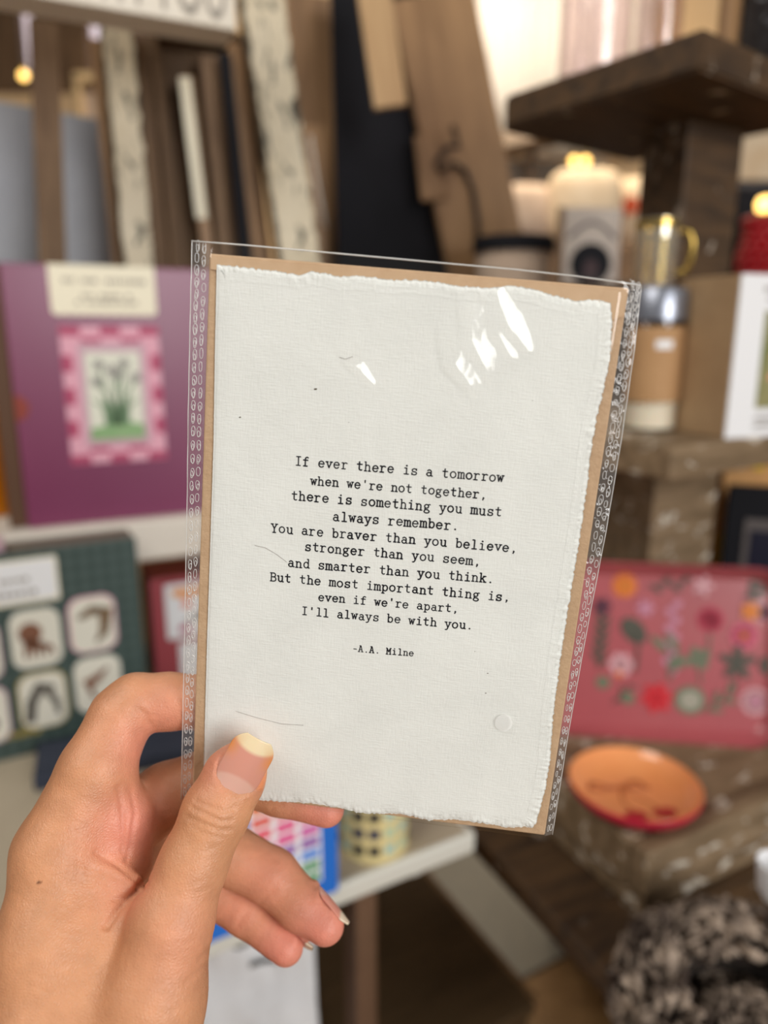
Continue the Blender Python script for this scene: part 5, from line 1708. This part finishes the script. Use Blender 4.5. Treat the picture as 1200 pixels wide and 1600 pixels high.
for pl, dep, wd, z0, z1 in CR:
    dd_ = seg_d(pl)
    sel = front & (HVt[:, 2] > z0) & (HVt[:, 2] < z1)
    disp -= np.where(sel, dep * np.exp(-(dd_ / wd) ** 2), 0)
HVt0 = HVt

# fine wrinkles running across the back of the hand and the thumb
rw_ = random.Random(5)
for k in range(46):
    x0 = rw_.uniform(30, 180); y0 = rw_.uniform(1330, 1560); ln = rw_.uniform(25, 75); sl2 = rw_.uniform(0.0, 0.35)
    pl = [(x0 + ln * q / 4, y0 + ln * sl2 * q / 4 + 3 * math.sin(k + q)) for q in range(5)]
    fo_ = np.exp(-(seg_d(pl) / 2.2) ** 2)
    disp -= np.where(front & (HVt[:, 2] < 245), 0.10 * fo_, 0)
for k in range(34):
    x0 = rw_.uniform(230, 330); y0 = rw_.uniform(1330, 1590); ln = rw_.uniform(20, 50)
    pl = [(x0 + ln * q / 3, y0 - ln * 0.35 * q / 3 + 2 * math.sin(k * 2 + q)) for q in range(4)]
    disp -= np.where(front & (HVt[:, 2] < 240), 0.08 * np.exp(-(seg_d(pl) / 2.2) ** 2), 0)
nz_w = np.array([mnoise.noise(Vector((p[0] * 0.9, p[1] * 0.9, p[2] * 0.9))) + 0.6 * mnoise.noise(Vector((p[0] * 2.2, p[1] * 2.2, p[2] * 2.2))) for p in HVt])
disp += 0.045 * nz_w
HVt = HVt0 + VN * disp[:, None]

# nails
NAILS = []


def nail(A, Bp, nrm, width, length, R, h0, tipx, start=0.0, free=0.22, crown=0.0):
    A = np.array(A); Bp = np.array(Bp)
    ax = (Bp - A); ax = ax / np.linalg.norm(ax)
    nr = np.array(nrm, float); nr -= ax * (nr @ ax); nr /= np.linalg.norm(nr)
    tn_ = np.cross(ax, nr)
    return dict(A=A, ax=ax, n=nr, t=tn_, w=width, l=length, R=R, h0=h0, tip=tipx, free=free, crown=crown)


def nsurf(nd, x, s):                    # x along the nail in mm, s across in mm
    ph = s / nd['R']
    cen = nd['A'] + nd['ax'] * x
    drop = nd['crown'] * (x / nd['l']) ** 2
    return cen + nd['n'] * (nd['h0'] - nd['R'] + nd['R'] * math.cos(ph) - drop) + nd['t'] * nd['R'] * math.sin(ph)


thc = J(364, 1219, 236.2, 0)[0]; tht = J(406, 1144, 236.6, 0)[0]
nl_t = nail(thc, tht, (0.16, -0.05, -1.0), 7.7, 18.0, 10.6, 9.75, 0, free=0.25, crown=1.2)
rA = J(474, 1412, 271, 0)[0]; rB = J(517, 1458, 267.5, 0)[0]
nl_r = nail(rA, rB, (0.72, -0.60, 0.30), 5.4, 16.6, 7.8, 8.35, 0, free=0.30, crown=1.2)
pA = J(427, 1462, 275.3, 0)[0]; pB = J(458, 1491, 271.8, 0)[0]
nl_p = nail(pA, pB, (0.62, -0.52, 0.50), 4.7, 14.2, 6.4, 7.3, 0, free=0.28, crown=1.0)


def nail_mesh(nd, start_x):
    """closed shell; returns verts (cam mm), faces, colour value per vert (0 moon, 0.5 bed, 1 free edge)"""
    vs, fs, cv = [], [], []
    nu, nv = 36, 70
    for lay, off in ((0, 0.0), (1, -0.45)):
        for j in range(nv + 1):
            f = j / nv
            x = start_x + nd['l'] * f
            # outline: rounded cuticle, straight sides, softly rounded free edge
            wv = nd['w'] * min(1.0, (1 - (1 - min(f / 0.30, 1)) ** 2.2) ** 0.5 if f < 0.30 else 1.0)
            if f > 0.72: wv *= 1 - 0.46 * ((f - 0.72) / 0.28) ** 2
            wv = max(wv, 0.25)
            for i in range(nu + 1):
                s_ = -1 + 2 * i / nu
                p = nsurf(nd, x, s_ * wv)
                vs.append(p + nd['n'] * off)
                mo_ = max(0.0, min(1.0, (0.30 - 0.14 * s_ * s_ - f) / 0.06 + 0.5))
                ed_ = max(0.0, min(1.0, (f - 1 + nd['free'] - 0.08 * s_ * s_) / 0.07 + 0.5))
                cv.append((mo_, ed_))
    st_ = (nu + 1) * (nv + 1)
    for j in range(nv):
        for i in range(nu):
            a = j * (nu + 1) + i
            fs.append((a, a + 1, a + nu + 2, a + nu + 1))
            fs.append((st_ + a + nu + 1, st_ + a + nu + 2, st_ + a + 1, st_ + a))
    for j in range(nv):
        for i0 in (0, nu):
            a = j * (nu + 1) + i0
            fs.append((a, a + nu + 1, st_ + a + nu + 1, st_ + a))
    for i in range(nu):
        for j0 in (0, nv):
            a = j0 * (nu + 1) + i
            fs.append((a, a + 1, st_ + a + 1, st_ + a))
    return vs, fs, cv


# flesh makes room for each nail: flattened bed, raised fold round it
for nd in (nl_t, nl_r, nl_p):
    rel = HVt - nd['A']
    x = rel @ nd['ax']; s_ = rel @ nd['t']; h = rel @ nd['n']
    cs = np.sqrt(np.maximum(1 - (np.clip(s_, -nd['R'] * 0.98, nd['R'] * 0.98) / nd['R']) ** 2, 0.02))
    tgt = nd['h0'] - nd['R'] + nd['R'] * cs - nd['crown'] * np.clip(x / nd['l'], 0, 1) ** 2
    ws = nd['w'] * np.sqrt(np.clip(1 - (1 - np.clip(x / (0.3 * nd['l']), 0, 1)) ** 2.2, 0.0, 1))
    within = (np.abs(s_) < np.maximum(ws - 0.1, 0)) & (x > 0.3) & (x < nd['l'] * 0.98) & (h > 0)
    newh = np.where(within, np.minimum(h, tgt - 0.35), h)
    # fold
    dside = np.abs(s_) - ws
    dback = np.where(x < 1.0, np.hypot(np.maximum(-x, 0), 0), 0)
    dd_ = np.where(x < 0.3 * nd['l'], np.hypot(np.maximum(dside, 0), np.maximum(-x, 0) * 0.8), np.maximum(dside, 0))
    foldz = (~within) & (dd_ < 2.2) & (x > -2.5) & (x < nd['l'] * 0.72) & (h > 2)
    newh = np.where(foldz, np.maximum(newh, np.minimum(tgt + 0.42, newh + 1.2)) * 1.0, newh)
    HVt = HVt + nd['n'] * (newh - h)[:, None]
hs_ = lap(HVt, 2, 0.5)
near = np.zeros(len(HVt), bool)
for nd in (nl_t, nl_r, nl_p):
    near |= np.linalg.norm(HVt - (nd['A'] + nd['ax'] * nd['l'] * 0.45), axis=1) < nd['l'] * 0.85
HVt = np.where(near[:, None], hs_, HVt)

# skin tone: tan back of the hand, pinker palm side and finger ends
pink = np.zeros(len(HVt))
for (a, r_), rad, amt in ((J(508, 1450, 268, 1), 17, 1.0), (J(447, 1485, 273, 1), 15, 1.0), (J(512, 1266, 261, 1), 14, 1.0), (J(205, 1290, 240, 1), 14, 0.8), (J(225, 1165, 245, 1), 13, 0.6), (J(200, 1380, 225, 1), 11, 0.5),
                          (J(260, 1120, 247, 1), 12, 0.5), (J(425, 1375, 270, 1), 16, 0.5), (J(340, 1180, 230, 1), 11, 0.55), (J(420, 1225, 230, 1), 6, 0.5), (J(380, 1430, 275, 1), 14, 0.5), (J(300, 1480, 212, 1), 16, 0.25)):
    pink = np.maximum(pink, amt * np.exp(-(np.linalg.norm(HVt - a, axis=1) / rad) ** 2))
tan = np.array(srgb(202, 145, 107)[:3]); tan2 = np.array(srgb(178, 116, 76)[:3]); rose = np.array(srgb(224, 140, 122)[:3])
edgek = np.clip(-VN[:, 0] * 0.9, 0, 1) * np.clip((HVt[:, 2] < 262), 0, 1) * 0.75      # tan back of the hand, with left-side shade put into the colour
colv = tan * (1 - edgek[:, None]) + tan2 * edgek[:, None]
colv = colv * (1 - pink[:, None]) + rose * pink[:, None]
mole = np.exp(-(np.hypot(px_ - 61, py_ - 1379) / 3.4) ** 4) * front * (HVt[:, 2] < 240)
colv = colv * (1 - mole[:, None]) + np.array(srgb(96, 56, 36)[:3]) * mole[:, None]
# self-tan stain round the thumb nail
st1 = np.exp(-(seg_d([(346, 1205), (352, 1185), (372, 1160)]) / 4) ** 2) * (HVt[:, 2] < 236) * front
colv = colv * (1 - 0.8 * st1[:, None]) + np.array(srgb(206, 96, 40)[:3]) * 0.8 * st1[:, None]
st2 = np.exp(-(seg_d([(424, 1180), (420, 1205), (408, 1228)]) / 7) ** 2) * (HVt[:, 2] < 238)
colv = colv * (1 - 0.55 * st2[:, None]) + np.array(srgb(226, 132, 66)[:3]) * 0.55 * st2[:, None]

RCn = np.array(RC); CAMn = np.array(CAM)
wrist = c2w(J(100, 1950, 215, 1)[0])
Wv = CAMn + HVt @ RCn.T * 0.001 - np.array(wrist)
me = bpy.data.meshes.new('person')
me.vertices.add(len(Wv)); me.vertices.foreach_set('co', Wv.ravel())
me.loops.add(len(quads) * 4); me.loops.foreach_set('vertex_index', quads.ravel().astype(np.int32))
me.polygons.add(len(quads)); me.polygons.foreach_set('loop_start', np.arange(0, len(quads) * 4, 4, dtype=np.int32))
me.polygons.foreach_set('use_smooth', np.ones(len(quads), bool))
me.update(calc_edges=True); me.validate()
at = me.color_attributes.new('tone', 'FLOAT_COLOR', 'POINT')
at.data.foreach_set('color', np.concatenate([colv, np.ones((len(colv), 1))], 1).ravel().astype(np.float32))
m = mat('skin', (0.6, 0.32, 0.2, 1), 0.43, spec=0.42)
N, L = m.node_tree.nodes, m.node_tree.links
bs = N['Principled BSDF']
bs.inputs['Subsurface Weight'].default_value = 0.13
bs.inputs['Subsurface Scale'].default_value = 0.0035
bs.inputs['Subsurface Radius'].default_value = (1.0, 0.36, 0.2)
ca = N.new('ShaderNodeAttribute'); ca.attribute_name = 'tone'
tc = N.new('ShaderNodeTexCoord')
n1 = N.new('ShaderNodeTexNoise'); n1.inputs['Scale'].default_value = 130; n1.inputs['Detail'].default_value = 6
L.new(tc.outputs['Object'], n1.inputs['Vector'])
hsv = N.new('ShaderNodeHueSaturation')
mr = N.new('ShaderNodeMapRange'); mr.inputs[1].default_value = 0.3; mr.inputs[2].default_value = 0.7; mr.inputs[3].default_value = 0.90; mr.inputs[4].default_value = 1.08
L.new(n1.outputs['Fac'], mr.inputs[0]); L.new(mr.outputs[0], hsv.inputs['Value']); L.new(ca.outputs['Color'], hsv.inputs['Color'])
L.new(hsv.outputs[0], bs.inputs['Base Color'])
v1 = N.new('ShaderNodeTexVoronoi'); v1.inputs['Scale'].default_value = 1100; v1.feature = 'DISTANCE_TO_EDGE'
n2 = N.new('ShaderNodeTexNoise'); n2.inputs['Scale'].default_value = 420; n2.inputs['Detail'].default_value = 5
L.new(tc.outputs['Object'], v1.inputs['Vector']); L.new(tc.outputs['Object'], n2.inputs['Vector'])
ad = N.new('ShaderNodeMath'); ad.operation = 'MULTIPLY_ADD'; ad.inputs[1].default_value = 0.8
L.new(v1.outputs['Distance'], ad.inputs[0]); L.new(n2.outputs['Fac'], ad.inputs[2])
bp_ = N.new('ShaderNodeBump'); bp_.inputs['Strength'].default_value = 0.7; bp_.inputs['Distance'].default_value = 0.00035
L.new(ad.outputs[0], bp_.inputs['Height']); L.new(bp_.outputs[0], bs.inputs['Normal'])
M['skin'] = m
me.materials.append(m)
person = bpy.data.objects.new('person', me)
C.objects.link(person)
person.location = wrist
tag(person, "left hand pinching the sleeved card between thumb and bent fingers", 'person')

m = mat('nail', (0.8, 0.5, 0.42, 1), 0.28, spec=0.5, coat=0.25)
N, L = m.node_tree.nodes, m.node_tree.links
ca = N.new('ShaderNodeAttribute'); ca.attribute_name = 'tone'
L.new(ca.outputs['Color'], N['Principled BSDF'].inputs['Base Color'])
N['Principled BSDF'].inputs['Subsurface Weight'].default_value = 0.15
N['Principled BSDF'].inputs['Subsurface Scale'].default_value = 0.002
for nm, nd, c_edge, c_bed in (('thumbnail', nl_t, srgb(228, 208, 170), srgb(206, 144, 126)), ('fingernail', nl_r, srgb(232, 214, 188), srgb(222, 150, 132)), ('fingernail', nl_p, srgb(232, 214, 188), srgb(220, 144, 128))):
    vs, fs, cv = nail_mesh(nd, 0.0)
    o = obj(nm, ([Vector(CAMn + RCn @ v * 0.001) - wrist for v in vs], fs), m, person, smooth=True)
    bmx = bmesh.new(); bmx.from_mesh(o.data); bmesh.ops.recalc_face_normals(bmx, faces=bmx.faces[:]); bmx.to_mesh(o.data); bmx.free()
    at = o.data.color_attributes.new('tone', 'FLOAT_COLOR', 'POINT')
    cc = {0.0: srgb(216, 170, 154), 0.5: c_bed, 1.0: c_edge}
    c0_, c1_, c2_ = (np.array(cc[k]) for k in (0.0, 0.5, 1.0))
    stain = np.array(srgb(216, 140, 74))
    arr_ = [c1_ + (c0_ - c1_) * a_ * 0.8 + (c2_ - c1_) * e_ for a_, e_ in cv]
    if nm == 'thumbnail':
        for q_ in range(len(arr_)):
            i_, j_ = q_ % 37, (q_ // 37) % 71
            s1_ = abs(-1 + 2 * i_ / 36); f_ = j_ / 70
            k_ = max(0.0, (s1_ - 0.45) / 0.55) * math.exp(-((f_ - 0.70) / 0.16) ** 2)
            arr_[q_] = arr_[q_] + (stain - arr_[q_]) * min(1, 0.95 * k_)
    at.data.foreach_set('color', np.array(arr_, np.float32).ravel())
